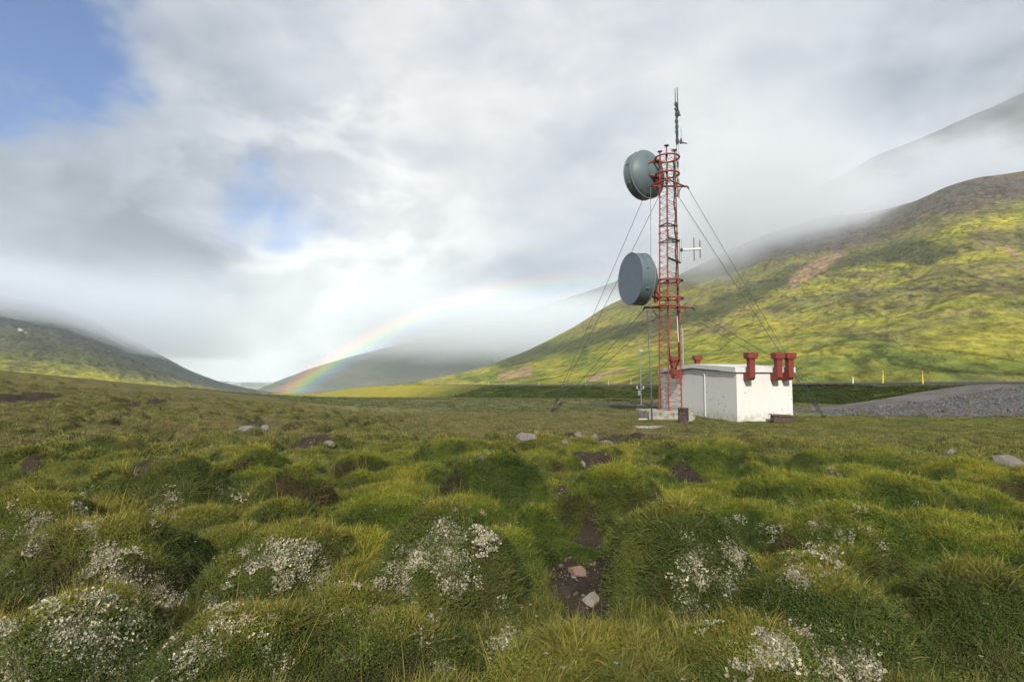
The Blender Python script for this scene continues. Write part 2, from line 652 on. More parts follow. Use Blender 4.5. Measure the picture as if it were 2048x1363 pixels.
def stamp(arr, x, y, rx, ry, h, seed, power=1.25, rag=0.35, rot=0.0, mode='max'):
    m = max(rx, ry) * 1.5
    i0, i1 = max(0, int((x - m - RX0) / RES)), min(NX, int((x + m - RX0) / RES))
    j0, j1 = max(0, int((y - m - RY0) / RES)), min(NY, int((y + m - RY0) / RES))
    if i1 <= i0 or j1 <= j0:
        return
    X, Y = GX[j0:j1, i0:i1] - x, GY[j0:j1, i0:i1] - y
    c, s = math.cos(rot), math.sin(rot)
    U, Vv = (X * c + Y * s) / rx, (-X * s + Y * c) / ry
    wob = 1 + rag * (fbm(U * 1.6 + 50, Vv * 1.6 + 50, seed, 3) - 0.5) * 2
    d2 = (U * U + Vv * Vv) * wob
    val = h * np.clip(1 - d2, 0, 1) ** power
    sub = arr[j0:j1, i0:i1]
    if mode == 'max':
        k = 0.03                                      # smooth maximum
        arr[j0:j1, i0:i1] = np.maximum(sub, val) + np.where((sub > 0) & (val > 0), k * np.exp(-np.abs(sub - val) / k) * 0.35, 0)
    else:
        arr[j0:j1, i0:i1] = np.maximum(sub, val)


MOUNDS = [  # base pixel x, base pixel y, width px, height px
    (1365, 1235, 320, 175), (1235, 1070, 265, 110), (985, 1015, 220, 95), (320, 1040, 350, 110), (585, 1025, 135, 75),
    (520, 970, 140, 62), (170, 925, 240, 52), (720, 970, 130, 52), (900, 930, 160, 44), (1070, 1085, 105, 58),
    (1800, 1030, 190, 62), (1630, 955, 120, 46), (1760, 955, 150, 46), (1945, 1000, 230, 66), (1690, 1150, 310, 105),
    (1905, 1150, 210, 66), (1960, 1290, 270, 110), (890, 1235, 290, 180), (585, 1190, 280, 105), (215, 1215, 400, 130),
    (70, 1110, 260, 95), (760, 1075, 220, 62), (1190, 1430, 370, 85), (500, 1400, 380, 110), (1440, 925, 170, 42),
    (1530, 905, 120, 32), (1390, 960, 170, 58), (60, 950, 150, 46), (640, 905, 140, 34), (430, 870, 150, 28),
    (1650, 1340, 380, 120), (800, 1400, 300, 110), (160, 1400, 360, 130), (430, 900, 120, 30), (1080, 905, 150, 28),
    (1210, 930, 90, 30), (1560, 1010, 200, 50), (300, 880, 150, 30), (40, 860, 160, 30), (1480, 1080, 160, 50), (690, 1320, 260, 90),
]
placed = []
for i, (px, py, w, h) in enumerate(MOUNDS):
    x, y = base_hit(px, py)
    D = math.hypot(x, y)
    r = 0.5 * w * y / FPX * 1.12
    hh = h * y / FPX * 1.10
    y2 = y + r * 0.55
    x2 = x * (1 + 0.55 * r / y)
    stamp(HM, x2, y2, r, r * random.uniform(0.75, 0.95), hh, i, 1.0, 0.65, random.uniform(-0.4, 0.4))
    placed.append((x2, y2, r))
pts = []
yy = 1.0
k = 100
while yy < 46:
    cell = 0.85 + 0.022 * yy
    xx = -yy * 1.05 - 3
    while xx < yy * 1.05 + 3:
        x, y = xx + random.uniform(-.45, .45) * cell, yy + random.uniform(-.45, .45) * cell
        xx += cell
        k += 1
        if any((x - a) ** 2 + (y - b) ** 2 < (c * 0.85) ** 2 for a, b, c in placed):
            continue
        flat = 1.0
        if x > -6 and y > 22: flat = 0.25                   # trodden flat ground round the tower
        if x > 5 and y > 14: flat = min(flat, 0.55)
        if x > 6 and y > 24: flat = 0.1
        r = random.uniform(0.30, 0.70) * (1 + 0.012 * y)
        stamp(HM, x, y, r, r * random.uniform(0.7, 1.1), random.uniform(0.07, 0.27) * flat * (1 + .032 * y) * (1 - .45 * float(sstep(26, 38, y))), k, 0.9, 0.65, random.uniform(0, 3))
    yy += cell
HM += (0.09 * (fbm(GX * 1.5, GY * 1.5, 5, 4) - 0.5) + 0.045 * (fbm(GX * 6, GY * 6, 9, 3) - 0.5)) * (1 - 0.6 * sstep(22, 34, GY))
HM *= 1 - sstep(40, 46, GY)

SOILS = [(1155, 1155, 130, 110), (1165, 1222, 120, 100), (1195, 935, 100, 36), (1130, 1005, 40, 26), (1375, 965, 60, 18), (1285, 880, 160, 25),
         (1075, 872, 130, 22), (1190, 885, 110, 30), (985, 985, 90, 40), (335, 1010, 110, 45), (60, 950, 46, 14), (30, 797, 90, 16), (280, 808, 70, 12),
         (45, 1075, 70, 60), (620, 905, 70, 40), (1830, 1235, 40, 30), (1890, 1300, 90, 40), (1000, 1330, 80, 50), (200, 915, 60, 18),
         (1350, 940, 80, 40), (490, 852, 60, 10), (640, 885, 34, 9), (1720, 1135, 40, 14), (960, 1200, 60, 70), (1180, 1085, 70, 40)]
for i, (px, py, w, h) in enumerate(SOILS):
    x, y = base_hit(px, py)
    rx = 0.5 * w * y / FPX
    zc = CAMZ - float(base_z(x, y))
    ry = max(rx * 0.5, min(0.5 * h * y / FPX * y / zc, rx * 2.2))
    stamp(SOIL, x, y, rx * 1.25, ry * 1.25, 1.0, 900 + i, 0.45, 0.6, 0, 'set')
SOIL = sstep(.25, .75, SOIL + (fbm(GX * 4.5, GY * 4.5, 55, 4) - .5) * 1.1 * (SOIL > 0)).astype(np.float32)
HM -= 0.07 * SOIL
_b = HM.copy()
for _ in range(2):
    _b[1:-1, 1:-1] = (_b[1:-1, 1:-1] * 2 + _b[:-2, 1:-1] + _b[2:, 1:-1] + _b[1:-1, :-2] + _b[1:-1, 2:]) / 6
_gy, _gx = np.gradient(_b, RES)
STEEP = np.hypot(_gx, _gy).astype(np.float32)


def raster(arr, x, y):
    fx = np.clip((np.asarray(x) - RX0) / RES - 0.5, 0, NX - 1.001)
    fy = np.clip((np.asarray(y) - RY0) / RES - 0.5, 0, NY - 1.001)
    i, j = fx.astype(int), fy.astype(int)
    a, b = fx - i, fy - j
    return (arr[j, i] * (1 - a) + arr[j, i + 1] * a) * (1 - b) + (arr[j + 1, i] * (1 - a) + arr[j + 1, i + 1] * a) * b


def ground_z(x, y):
    inside = (np.abs(x) < 43) & (np.asarray(y) > -5) & (np.asarray(y) < 51)
    return base_z(x, y) + np.where(inside, raster(HM, x, y), 0)


def ground_hit(px, py):
    d = ray(px, py)
    k = np.linspace(1.0, 140, 9000)
    zz = CAMZ + d[2] * k
    b = ground_z(d[0] * k, d[1] * k)
    i = np.argmax(zz < b)
    return Vector((d[0] * k[i], d[1] * k[i], float(b[i])))


def heath_w(x, y):
    """1 on the hummocky heath, 0 on the flat meadow behind it"""
    edge = 39.0 + 2.2 * (fbm(np.asarray(x) * 0.25, np.asarray(y) * 0.1, 21, 3) - 0.5) - 4.5 * sstep(8, 24, np.asarray(x)) + 10 * sstep(-10, -22, np.asarray(x))
    return 1 - sstep(-1.2, 1.2, np.asarray(y) - edge)


def veg_tint(x, y, hrel):
    """ground-cover colour: olive turf, yellow-green dry crowns, dark mossy swards, brown dead grass; brighter tops and darker sides also paint in light and shade"""
    n1 = fbm(x * 0.75, y * 0.75, 31, 4)
    n2 = fbm(x * 0.28 + 5, y * 0.28, 41, 3)
    n3 = fbm(x * 1.9, y * 1.9, 51, 3)
    green = np.array([0.102, 0.138, 0.020])
    yel = np.array([0.232, 0.236, 0.028])
    dark = np.array([0.052, 0.076, 0.017])
    brown = np.array([0.135, 0.108, 0.045])
    grey = np.array([0.158, 0.136, 0.072])
    st = raster(STEEP, x, y)
    c = np.broadcast_to(green, x.shape + (3,)).copy()
    def mixin(c, col, w):
        return c + (col - c) * np.clip(w, 0, 1)[..., None]
    c = mixin(c, dark, sstep(0.52, 0.68, n3) * 0.7)
    c = mixin(c, yel, sstep(0.42, 0.66, n1) * 0.45 + sstep(0.06, 0.26, hrel) * 0.85 * (1 - sstep(.35, .8, st)) * (1 - .6 * sstep(11, 24, np.sqrt(x * x + y * y))))  # dry crowns, also painted brighter for the skylight on mound tops
    c = mixin(c, brown, sstep(0.52, 0.72, n2) * 0.38)
    d = np.sqrt(x * x + y * y)
    c = mixin(c, grey, sstep(8, 26, d) * (0.62 + 0.6 * (n1 - 0.5)) * (1 - 0.45 * sstep(4, 12, x)))
    c = mixin(c, dark, sstep(.35, .9, st) * (.30 + .45 * sstep(.35, .55, n3)))  # mossy steep sides, with some overcast shade painted in
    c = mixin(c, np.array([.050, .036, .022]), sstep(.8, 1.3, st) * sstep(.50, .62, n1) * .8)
    return c


# polar sheet: fine in view and near, coarse elsewhere, out to the horizon
az_v = np.radians(np.linspace(-58, 58, 860))
az_b = np.radians(np.linspace(58, 302, 62))[1:-1]
az = np.concatenate([az_v, az_b])
rr = [0.05, 0.4, 0.8, 1.2]
while rr[-1] < 60:
    rr.append(rr[-1] * 1.0068)
while rr[-1] < 12000:
    rr.append(rr[-1] * 1.045)
rr = np.array(rr)
RRR, AAA = np.meshgrid(rr, az, indexing='ij')
X, Y = RRR * np.sin(AAA), RRR * np.cos(AAA)
Z = ground_z(X, Y)
hrel = np.where((np.abs(X) < 43) & (Y > -5) & (Y < 51), raster(HM, X, Y), 0)
soil = np.where((np.abs(X) < 43) & (Y > -5) & (Y < 51), raster(SOIL, X, Y), 0)
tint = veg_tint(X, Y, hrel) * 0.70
hw = heath_w(X, Y)
n = fbm(X * 0.05, Y * 0.12, 61, 4)
mead = lerp(np.array([0.098, 0.112, 0.050]), np.array([0.138, 0.136, 0.066]), sstep(0.35, 0.65, n)[..., None])
lit_strip = np.array([0.240, 0.250, 0.040])  # sunlit strip of the far meadow, its light put into the tint
n4 = fbm(X * 0.012, Y * 0.02, 71, 4)
mead = lerp(mead, lit_strip, (sstep(72, 120, RRR) * (0.65 + 0.6 * (n4 - 0.3)))[..., None].clip(0, 1))
tint = lerp(mead, tint, hw[..., None])
grit = np.array([0.085, 0.075, 0.06])
ng_ = fbm(X * 0.5, Y * 1.2, 81, 3)
gw = np.exp(-((Y - 38.2) / 0.9) ** 2) * sstep(-5, -2, X) * (1 - sstep(4, 6, X)) * sstep(0.42, 0.6, ng_)
tint = lerp(tint, grit, gw[..., None])
tint = lerp(tint, (np.array([0.034, 0.028, 0.021]) * (.6 + .9 * fbm(X * 9, Y * 9, 57, 4))[..., None]), np.clip(soil * 1.3, 0, 1)[..., None])
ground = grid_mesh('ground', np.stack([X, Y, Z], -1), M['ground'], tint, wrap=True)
tag(ground, 'hummocky green heath in front and the flat meadow behind it', None, None, 'structure')


# ------------------------------------------------------------------ hills
def interp(cols, k, x):
    xs = np.array([c[0] for c in cols], float)
    ys = np.array([c[k] for c in cols], float)
    # smooth (monotone-ish) interpolation by blurring the linear one
    o = np.zeros_like(x)
    offs = np.linspace(-1, 1, 9)
    wts = np.cos(offs * math.pi / 2) + 0.05
    for a, w_ in zip(offs, wts):
        o += w_ * np.interp(x + a * 28, xs, ys)
    return o / wts.sum()


def hill(name, cols, mat, colour, ncol=420, nrow=170, rough=0.02, seed=1, p=1.0, gully=0.0, px0=None, px1=None, wrinkle=0.0, flip=1.0):
    """cols: (px, ridge py, ridge range, foot py, foot range); the landform falls away behind its ridge"""
    x = np.linspace(px0 if px0 is not None else cols[0][0], px1 if px1 is not None else cols[-1][0], ncol)
    ys, rs, yf, rf = (interp(cols, k, x) for k in (1, 2, 3, 4))
    t = np.concatenate([np.linspace(-0.03, 1, nrow), np.linspace(1, 1.35, 16)[1:]])
    T, XX = np.meshgrid(t, x, indexing='ij')
    Tc = np.clip(T, 0, 1)
    u = (XX - 1024) / FPX
    def e_of(py):
        b = (681.5 - py) / FPX
        return (sp + b * cp) / (cp - b * sp), 1 / (cp - b * sp)
    es, ks = e_of(np.broadcast_to(ys, T.shape))
    ef, kf = e_of(np.broadcast_to(yf, T.shape))
    rng = rf * (rs / rf) ** T
    e = ef + (es - ef) * Tc ** p
    kk = kf + (ks - kf) * Tc
    Yw = rng
    Xw = u * kk * rng
    n1 = fbm(Xw / 170, Yw / 170, seed, 5, 0.55) - 0.5
    n2 = fbm(Xw / 34, Yw / 60, seed + 9, 4, 0.55) - 0.5
    ac, al = .86 * Xw - .5 * flip * Yw, .5 * flip * Xw + .86 * Yw
    n3 = fbm(ac / 13, al / 46, seed + 17, 4, .6) - 0.5
    env = np.sin(np.clip(Tc, 0, 1) * math.pi) * 0.85 + 0.15 * sstep(0.15, 1.0, Tc)
    Zw = CAMZ + e * rng
    Zw += (n1 * 2.2 + n2 * 0.8) * rough * rng * env + n3 * wrinkle * np.minimum(rng, 600) ** .5 * env
    if gully:
        gl = np.abs(fbm(u * 22 + 1.2 * n1, Tc * 1.4, seed + 3, 4) - 0.5) * 2
        Zw -= gully * rng * env * np.exp(-(gl / 0.10) ** 2)
    over = np.clip(T - 1, 0, None)
    Zw -= over * rng * 0.55
    PY = ys[None, :] * Tc + yf[None, :] * (1 - Tc)
    c = colour(Xw, Yw, Zw, Tc, XX, PY)
    o = grid_mesh(name, np.stack([Xw, Yw, Zw], -1), mat, c)
    o['kind'] = 'structure'
    return o


C_yg, C_gr, C_ol = np.array([.305, .282, .040]), np.array([.135, .175, .034]), np.array([.195, .175, .060])
C_br, C_dk, C_mv, C_sc = np.array([.165, .125, .085]), np.array([.055, .062, .030]), np.array([.105, .085, .075]), np.array([.30, .20, .13])


def mixc(c, col, w):
    return c + (col - c) * np.clip(w, 0, 1)[..., None]


def seg_dist(PX, PY, pts):
    d = np.full(PX.shape, 1e9)
    for (x0, y0), (x1, y1) in zip(pts[:-1], pts[1:]):
        dx, dy = x1 - x0, y1 - y0
        t = np.clip(((PX - x0) * dx + (PY - y0) * dy) / (dx * dx + dy * dy), 0, 1)
        d = np.minimum(d, np.hypot(PX - x0 - t * dx, PY - y0 - t * dy))
    return d


def col_right(Xw, Yw, Zw, T, PX, PY):
    a = fbm(Xw / 90, Yw / 120, 101, 5, .6)
    b = fbm(Xw / 22, Yw / 45, 111, 5, .6)
    s = fbm(PX / 90 - PY / 60, PY / 14 + PX / 190, 121, 4, .6)     # streaks along the slope
    c = np.broadcast_to(C_ol, PX.shape + (3,)).copy()
    c = mixc(c, C_yg, sstep(.38, .64, a) * .85)
    big = fbm(PX / 210 + PY / 300, PY / 60 - PX / 420, 161, 4, .6)
    c = mixc(c, np.array([.120, .105, .052]), sstep(.50, .64, big) * .75)  # broad darker patches put into the tint in place of cloud shadows
    c = mixc(c, C_gr, sstep(.5, .7, b) * .55)
    c = mixc(c, C_br, sstep(.56, .72, s) * .55)
    c = mixc(c, C_dk, sstep(.30, .16, b) * .5 + sstep(.60, .74, fbm(PX / 60, PY / 7, 131, 4)) * .45)
    # greener lower pasture
    c = mixc(c, lerp(C_gr, C_yg, sstep(.4, .65, s)[..., None]), sstep(650, 715, PY) * .75)
    c = mixc(c, C_gr * .72, sstep(690, 742, PY + 18 * (s - .5)) * sstep(1450, 1800, PX) * .6)
    # dark band across the slope: heather plus cloud shadow painted into the tint
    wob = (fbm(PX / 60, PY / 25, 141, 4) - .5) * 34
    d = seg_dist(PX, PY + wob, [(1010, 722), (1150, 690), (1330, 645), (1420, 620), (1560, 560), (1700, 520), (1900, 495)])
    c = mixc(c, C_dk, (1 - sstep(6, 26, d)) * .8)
    # bare scree scars
    for (pts_, w_) in (([(1590, 560), (1640, 530), (1680, 505)], 16), ([(1000, 752), (1060, 742)], 8), ([(1180, 758), (1250, 740)], 7), ([(2015, 490), (2035, 515)], 9), ([(1560, 590), (1590, 575)], 5)):
        d = seg_dist(PX, PY + wob * .5, pts_)
        c = mixc(c, C_sc, (1 - sstep(w_ * .4, w_, d)) * .75)
    # bare rocky crest under the cloud
    top = np.interp(PX, [1000, 1200, 1380, 1530, 1700, 1840, 1950, 2050], [640, 590, 553, 530, 490, 440, 420, 400])
    c = mixc(c, C_mv, sstep(14, -14, PY - top + wob) * .92)
    rk = fbm(PX / 9, PY / 6, 151, 3)
    c = mixc(c, C_dk * .8, sstep(14, -14, PY - top + wob) * sstep(.58, .7, rk) * .6)
    return c


RIGHT = [(470, 797, 900, 799, 600), (560, 792, 900, 797, 420), (700, 781, 950, 792, 250), (820, 767, 1000, 783, 150), (960, 738, 950, 776, 112), (1060, 700, 920, 774, 92),
         (1150, 652, 900, 773, 85), (1220, 608, 900, 772, 81), (1290, 577, 930, 771, 77), (1380, 540, 960, 770, 71), (1450, 505, 1000, 770, 68),
         (1530, 470, 1020, 769, 65), (1640, 436, 1020, 769, 61), (1750, 425, 900, 768, 58), (1830, 404, 740, 768, 56), (1890, 374, 680, 768, 54), (1950, 356, 640, 768, 53),
         (2050, 343, 600, 768, 51), (2200, 320, 570, 768, 48), (2600, 250, 520, 768, 40)]
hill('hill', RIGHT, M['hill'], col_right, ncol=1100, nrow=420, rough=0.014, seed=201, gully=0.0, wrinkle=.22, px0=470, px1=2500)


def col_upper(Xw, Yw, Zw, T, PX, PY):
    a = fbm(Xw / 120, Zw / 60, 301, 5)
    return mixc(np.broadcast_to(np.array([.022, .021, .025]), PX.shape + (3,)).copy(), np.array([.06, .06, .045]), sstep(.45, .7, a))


UPPER = [(1450, 470, 1500, 560, 1000), (1560, 420, 1500, 540, 1000), (1690, 345, 1500, 500, 1000), (1760, 306, 1500, 450, 1000), (1810, 288, 1520, 440, 1000),
         (1860, 268, 1540, 430, 1000), (1930, 236, 1560, 420, 1000), (2050, 184, 1600, 400, 1000), (2200, 130, 1600, 380, 1000), (2500, 60, 1600, 380, 1000)]
hill('mountain', UPPER, M['far'], col_upper, ncol=260, nrow=120, rough=0.016, seed=311, gully=0.006)


def col_left(Xw, Yw, Zw, T, PX, PY):
    a = fbm(Xw / 140, Yw / 200, 401, 5, .6)
    s = fbm(PX / 60 + PY / 30, PY / 16 - PX / 40, 411, 4, .6)
    c = np.broadcast_to(np.array([.120, .125, .042]), PX.shape + (3,)).copy()
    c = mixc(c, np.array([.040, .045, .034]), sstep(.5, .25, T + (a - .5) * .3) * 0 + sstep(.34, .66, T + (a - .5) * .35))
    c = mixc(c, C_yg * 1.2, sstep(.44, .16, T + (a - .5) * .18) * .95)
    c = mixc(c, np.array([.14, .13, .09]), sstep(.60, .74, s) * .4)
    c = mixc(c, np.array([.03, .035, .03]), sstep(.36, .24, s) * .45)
    d = seg_dist(PX, PY, [(37, 659), (52, 667)])
    return mixc(c, np.array([.75, .77, .80]), (1 - sstep(.8, 2.4, d)) * .7)


LEFT = [(-420, 520, 1350, 800, 200), (-200, 555, 1400, 790, 220), (0, 590, 1500, 785, 240), (120, 612, 1560, 787, 270), (200, 642, 1640, 788, 300), (270, 682, 1720, 789, 350),
        (330, 714, 1800, 790, 420), (380, 741, 1880, 791, 500), (440, 763, 1960, 792, 600), (480, 773, 2050, 793, 700), (560, 789, 2150, 795, 900), (640, 797, 2200, 799, 1200)]
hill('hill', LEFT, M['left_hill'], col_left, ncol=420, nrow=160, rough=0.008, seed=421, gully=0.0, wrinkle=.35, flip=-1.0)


def col_far(Xw, Yw, Zw, T, PX, PY):
    a = fbm(Xw / 260, Yw / 300, 501, 5)
    c = mixc(np.broadcast_to(np.array([.075, .085, .050]), PX.shape + (3,)).copy(), np.array([.15, .13, .09]), sstep(.42, .65, a))
    return c


FAR = [(430, 806, 3000, 812, 2300), (500, 786, 3000, 795, 2200), (530, 772, 3000, 792, 2100), (560, 759, 3000, 791, 2050), (600, 744, 3000, 791, 2000), (650, 727, 3000, 791, 2000),
       (700, 712, 3000, 791, 2000), (760, 698, 3000, 791, 2000), (830, 680, 3000, 791, 2000), (900, 666, 3000, 790, 2000), (1000, 640, 2900, 788, 2000),
       (1150, 590, 2800, 786, 2000), (1300, 540, 2700, 786, 2000), (1450, 500, 2700, 786, 2000)]
hill('hill', FAR, M['far'], col_far, ncol=260, nrow=90, rough=0.006, seed=511, gully=0.004)


def col_dist(Xw, Yw, Zw, T, PX, PY):
    a = fbm(PX / 14, PY / 8, 601, 4)
    return mixc(np.broadcast_to(np.array([.012, .018, .030]), PX.shape + (3,)).copy(), np.array([.7, .72, .75]), sstep(.60, .70, a) * sstep(.6, .9, T) * .7)


DIST = [(330, 792, 7000, 800, 5600), (390, 776, 7000, 795, 5600), (425, 764, 7000, 794, 5600), (450, 760, 7000, 794, 5600), (475, 765, 7000, 794, 5600), (500, 764, 7000, 794, 5600),
        (530, 766, 7000, 794, 5600), (600, 768, 7000, 794, 5600), (700, 775, 7000, 794, 5600)]
hill('mountain', DIST, M['far'], col_dist, ncol=120, nrow=40, rough=0.004, seed=611)


# ------------------------------------------------------------------ road, embankment and gravel track
def ribbon(name, left, right, mat, col, rows=None, sub=6, kind='structure', noise=0.0, across=2):
    """surface between two 3-D polylines"""
    def res(pl, n):
        pl = np.array([tuple(p) for p in pl], float)
        t = np.linspace(0, len(pl) - 1, n)
        # Catmull-Rom through the points
        i = np.clip(t.astype(int), 0, len(pl) - 2)
        f = (t - i)[:, None]
        p0, p1, p2, p3 = pl[np.clip(i - 1, 0, None)], pl[i], pl[i + 1], pl[np.clip(i + 2, None, len(pl) - 1)]
        return 0.5 * (2 * p1 + (p2 - p0) * f + (2 * p0 - 5 * p1 + 4 * p2 - p3) * f ** 2 + (3 * p1 - p0 - 3 * p2 + p3) * f ** 3)
    n = (len(left) - 1) * sub + 1
    A, B = res(left, n), res(right, n)
    s = np.linspace(0, 1, across)
    P = A[:, None, :] * (1 - s)[None, :, None] + B[:, None, :] * s[None, :, None]
    if noise:
        nz = (fbm(P[..., 0] * 1.1, P[..., 1] * 1.1, 77, 4) - .5) * noise * 2
        P[..., 2] += nz * np.sin(s * math.pi)[None, :] ** 0.5
    c = col(P) if callable(col) else np.broadcast_to(np.array(col), P.shape).copy()
    o = grid_mesh(name, P, mat, c)
    o['kind'] = kind
    return o


ROADPX = [(2900, 764, 36), (2500, 764, 40), (2250, 764, 43.2), (2048, 764, 46.5), (1850, 765, 51), (1640, 766, 57), (1400, 768, 66), (1200, 769, 77), (1060, 769.5, 88),
          (940, 769.5, 101), (860, 769.5, 112), (800, 770, 122), (740, 773, 136), (690, 778, 155), (650, 784, 185), (620, 789, 230)]
near = [at(*p) for p in ROADPX]
far_ = []
for i, p in enumerate(near):
    t = (near[min(i + 1, len(near) - 1)] - near[max(i - 1, 0)])
    t.z = 0
    t.normalize()
    nrm = Vector((-t.y, t.x, 0))
    if nrm.y < 0: nrm = -nrm
    far_.append(p + nrm * 7.0 + Vector((0, 0, 0.05)))
ribbon('road', near, far_, M['gravel'], (0.085, 0.080, 0.078), across=4)
foot = []
for i, (px, py, D) in enumerate(ROADPX):
    p = near[i]
    h = p.z - float(base_z(p.x, p.y))
    q = p + (p - far_[i]).normalized() * (max(h, 0.1) * 2.6 + 0.6)
    q.z = float(base_z(q.x, q.y)) - 0.12
    foot.append(q)


def col_bank(P):
    a = fbm(P[..., 0] * .22, P[..., 1] * .22, 91, 4)
    c = mixc(np.broadcast_to(np.array([.040, .066, .020]), P.shape).copy(), np.array([.075, .090, .026]), sstep(.4, .65, a))
    s = np.linspace(0, 1, P.shape[1])[None, :]
    edge = np.clip(1 - s / .16, 0, 1) * sstep(.3, .5, fbm(P[..., 0] * .6, P[..., 1] * .6, 92, 3) + .15)
    c = mixc(c, np.array([.055, .052, .050]), edge * 1.4)
    return mixc(c, np.array([.250, .240, .045]), sstep(92, 115, P[..., 1]))  # far stretch painted brighter, as part of the sunlit strip


emb = ribbon('embankment', near, foot, M['bank'], col_bank, sub=14, across=16, noise=0.10)

# gravel side track: off the road at the right, down to the yard behind the building
TRK = [(2260, 765, 44.0), (2100, 767, 45.2), (1980, 771.5, 45.2), (1900, 783, 44.6), (1830, 795, 43.6), (1750, 807, 43.2), (1680, 815, 43.0), (1600, 819.5, 43.2), (1500, 817, 45)]
cen = [at(*p) for p in TRK]
tl, tr = [], []
for i, p in enumerate(cen):
    t = cen[min(i + 1, len(cen) - 1)] - cen[max(i - 1, 0)]
    t.z = 0
    t.normalize()
    nrm = Vector((-t.y, t.x, 0))
    if nrm.y < 0: nrm = -nrm
    w = 1.9
    a, b = p + nrm * w, p - nrm * w
    for q in (a, b):
        q.z = max(q.z, float(base_z(q.x, q.y)) + 0.03)
    tl.append(a)
    tr.append(b)
col_trk = lambda P: mixc(np.broadcast_to(np.array([.128, .126, .128]), P.shape).copy(), np.array([.10, .093, .09]), sstep(.4, .65, fbm(P[..., 0] * .8, P[..., 1] * .8, 95, 4)))
ribbon('gravel_path', tl, tr, M['gravel'], col_trk, sub=12, across=8, noise=0.04)
fb, ff = [], []
for i, p in enumerate(tl):
    h = p.z - float(base_z(p.x, p.y))
    q = p + (tl[i] - tr[i]).normalized() * (max(h, 0.05) * 1.8 + 0.4)
    q.z = float(base_z(q.x, q.y)) - 0.1
    fb.append(q)
ribbon('embankment', tl, fb, M['bank'], col_bank, sub=8, across=8, noise=0.06)
FOOT = [(2330, 828), (2160, 830), (2048, 832), (1940, 834), (1850, 835), (1770, 834), (1700, 831), (1620, 827), (1520, 824)]
for px, py in FOOT:
    q = atz(px, py, 0.0)
    q.z = float(ground_z(q.x, q.y)) - 0.08
    ff.append(q)
col_rub = lambda P: mixc(np.broadcast_to(np.array([.080, .081, .083]), P.shape).copy(), np.array([.085, .068, .055]), sstep(.56, .74, fbm(P[..., 0] * .6, P[..., 1] * .6, 97, 4)))
gb = ribbon('gravel_bank', tr, ff, M['gravel'], col_rub, sub=14, across=26, noise=0.35)
# dark cinder yard beyond the tower
yl, yr = [], []
for px, pa, pb in [(1160, 808.5, 810), (1200, 806.5, 812), (1260, 805.5, 813), (1330, 805, 814), (1420, 805, 815), (1560, 808, 821)]:
    a, b = atz(px, pa, 0.0), atz(px, pb, 0.0)
    for q in (a, b):
        q.z = float(ground_z(q.x, q.y)) + 0.03
    yl.append(a)
    yr.append(b)
ribbon('gravel_path', yl, yr, M['gravel'], (0.070, 0.064, 0.060), sub=6, across=5)

# ------------------------------------------------------------------ mist: one haze box, low cloud on the slopes
def closed(name, vs, fs, mat, kind):
    mb = MB()
    mb.add(vs, fs)
    o = mb.build(name, mat)
    o['kind'] = kind
    return o


m, t, out = mat_new('haze')
pv = t.new('ShaderNodeVolumePrincipled')
pv.inputs['Color'].default_value = (0.80, 0.90, 1.0, 1)
pv.inputs['Density'].default_value = 0.00014
pv.inputs['Anisotropy'].default_value = 0.0
t.l.new(pv.outputs[0], out.inputs['Volume'])
M['haze'] = m
mb = MB()
mb.box((0, 3300, 150), (8200, 0, 0), (0, 5000, 0), (0, 0, 620))
hz = mb.build('haze', M['haze'])
tag(hz, None, None, None, 'stuff')


def cloud_mat(name, dens, field, scale, step, albedo=(0.965, 0.985, 1.0)):
    m, t, out = mat_new(name)
    P = t.new('ShaderNodeNewGeometry').outputs['Position']
    d = field(t, P)
    pv = t.new('ShaderNodeVolumePrincipled')
    pv.inputs['Color'].default_value = (*albedo, 1)
    pv.inputs['Anisotropy'].default_value = -0.2
    t.l.new(t.mul(d, dens), pv.inputs['Density'])
    t.l.new(pv.outputs[0], out.inputs['Volume'])
    m.cycles.volume_step_rate = step
    return m


def wedge(name, px0, px1, y0, y1, z0, z1, mat, n=10):
    """closed curved slab between two depths and two heights"""
    vs, fs = [], []
    for i in range(n + 1):
        u = (px0 + (px1 - px0) * i / n - 1024) / FPX
        c = math.sqrt(1 + 0.5 * u * u)
        for (yy_, zz_) in ((y0, z0[0]), (y1, z0[1]), (y1, z1[1]), (y0, z1[0])):
            vs.append((u * yy_ / c * 1.0, yy_ / c, zz_))
    for i in range(n):
        a, b = 4 * i, 4 * (i + 1)
        for k in range(4):
            k2 = (k + 1) % 4
            fs.append((a + k, b + k, b + k2, a + k2))
    fs.append((0, 1, 2, 3))
    fs.append((4 * n + 3, 4 * n + 2, 4 * n + 1, 4 * n))
    o = closed(name, vs, fs, mat, 'stuff')
    import bmesh
    bm = bmesh.new()
    bm.from_mesh(o.data)
    bmesh.ops.recalc_face_normals(bm, faces=bm.faces)
    bm.to_mesh(o.data)
    bm.free()
    return o


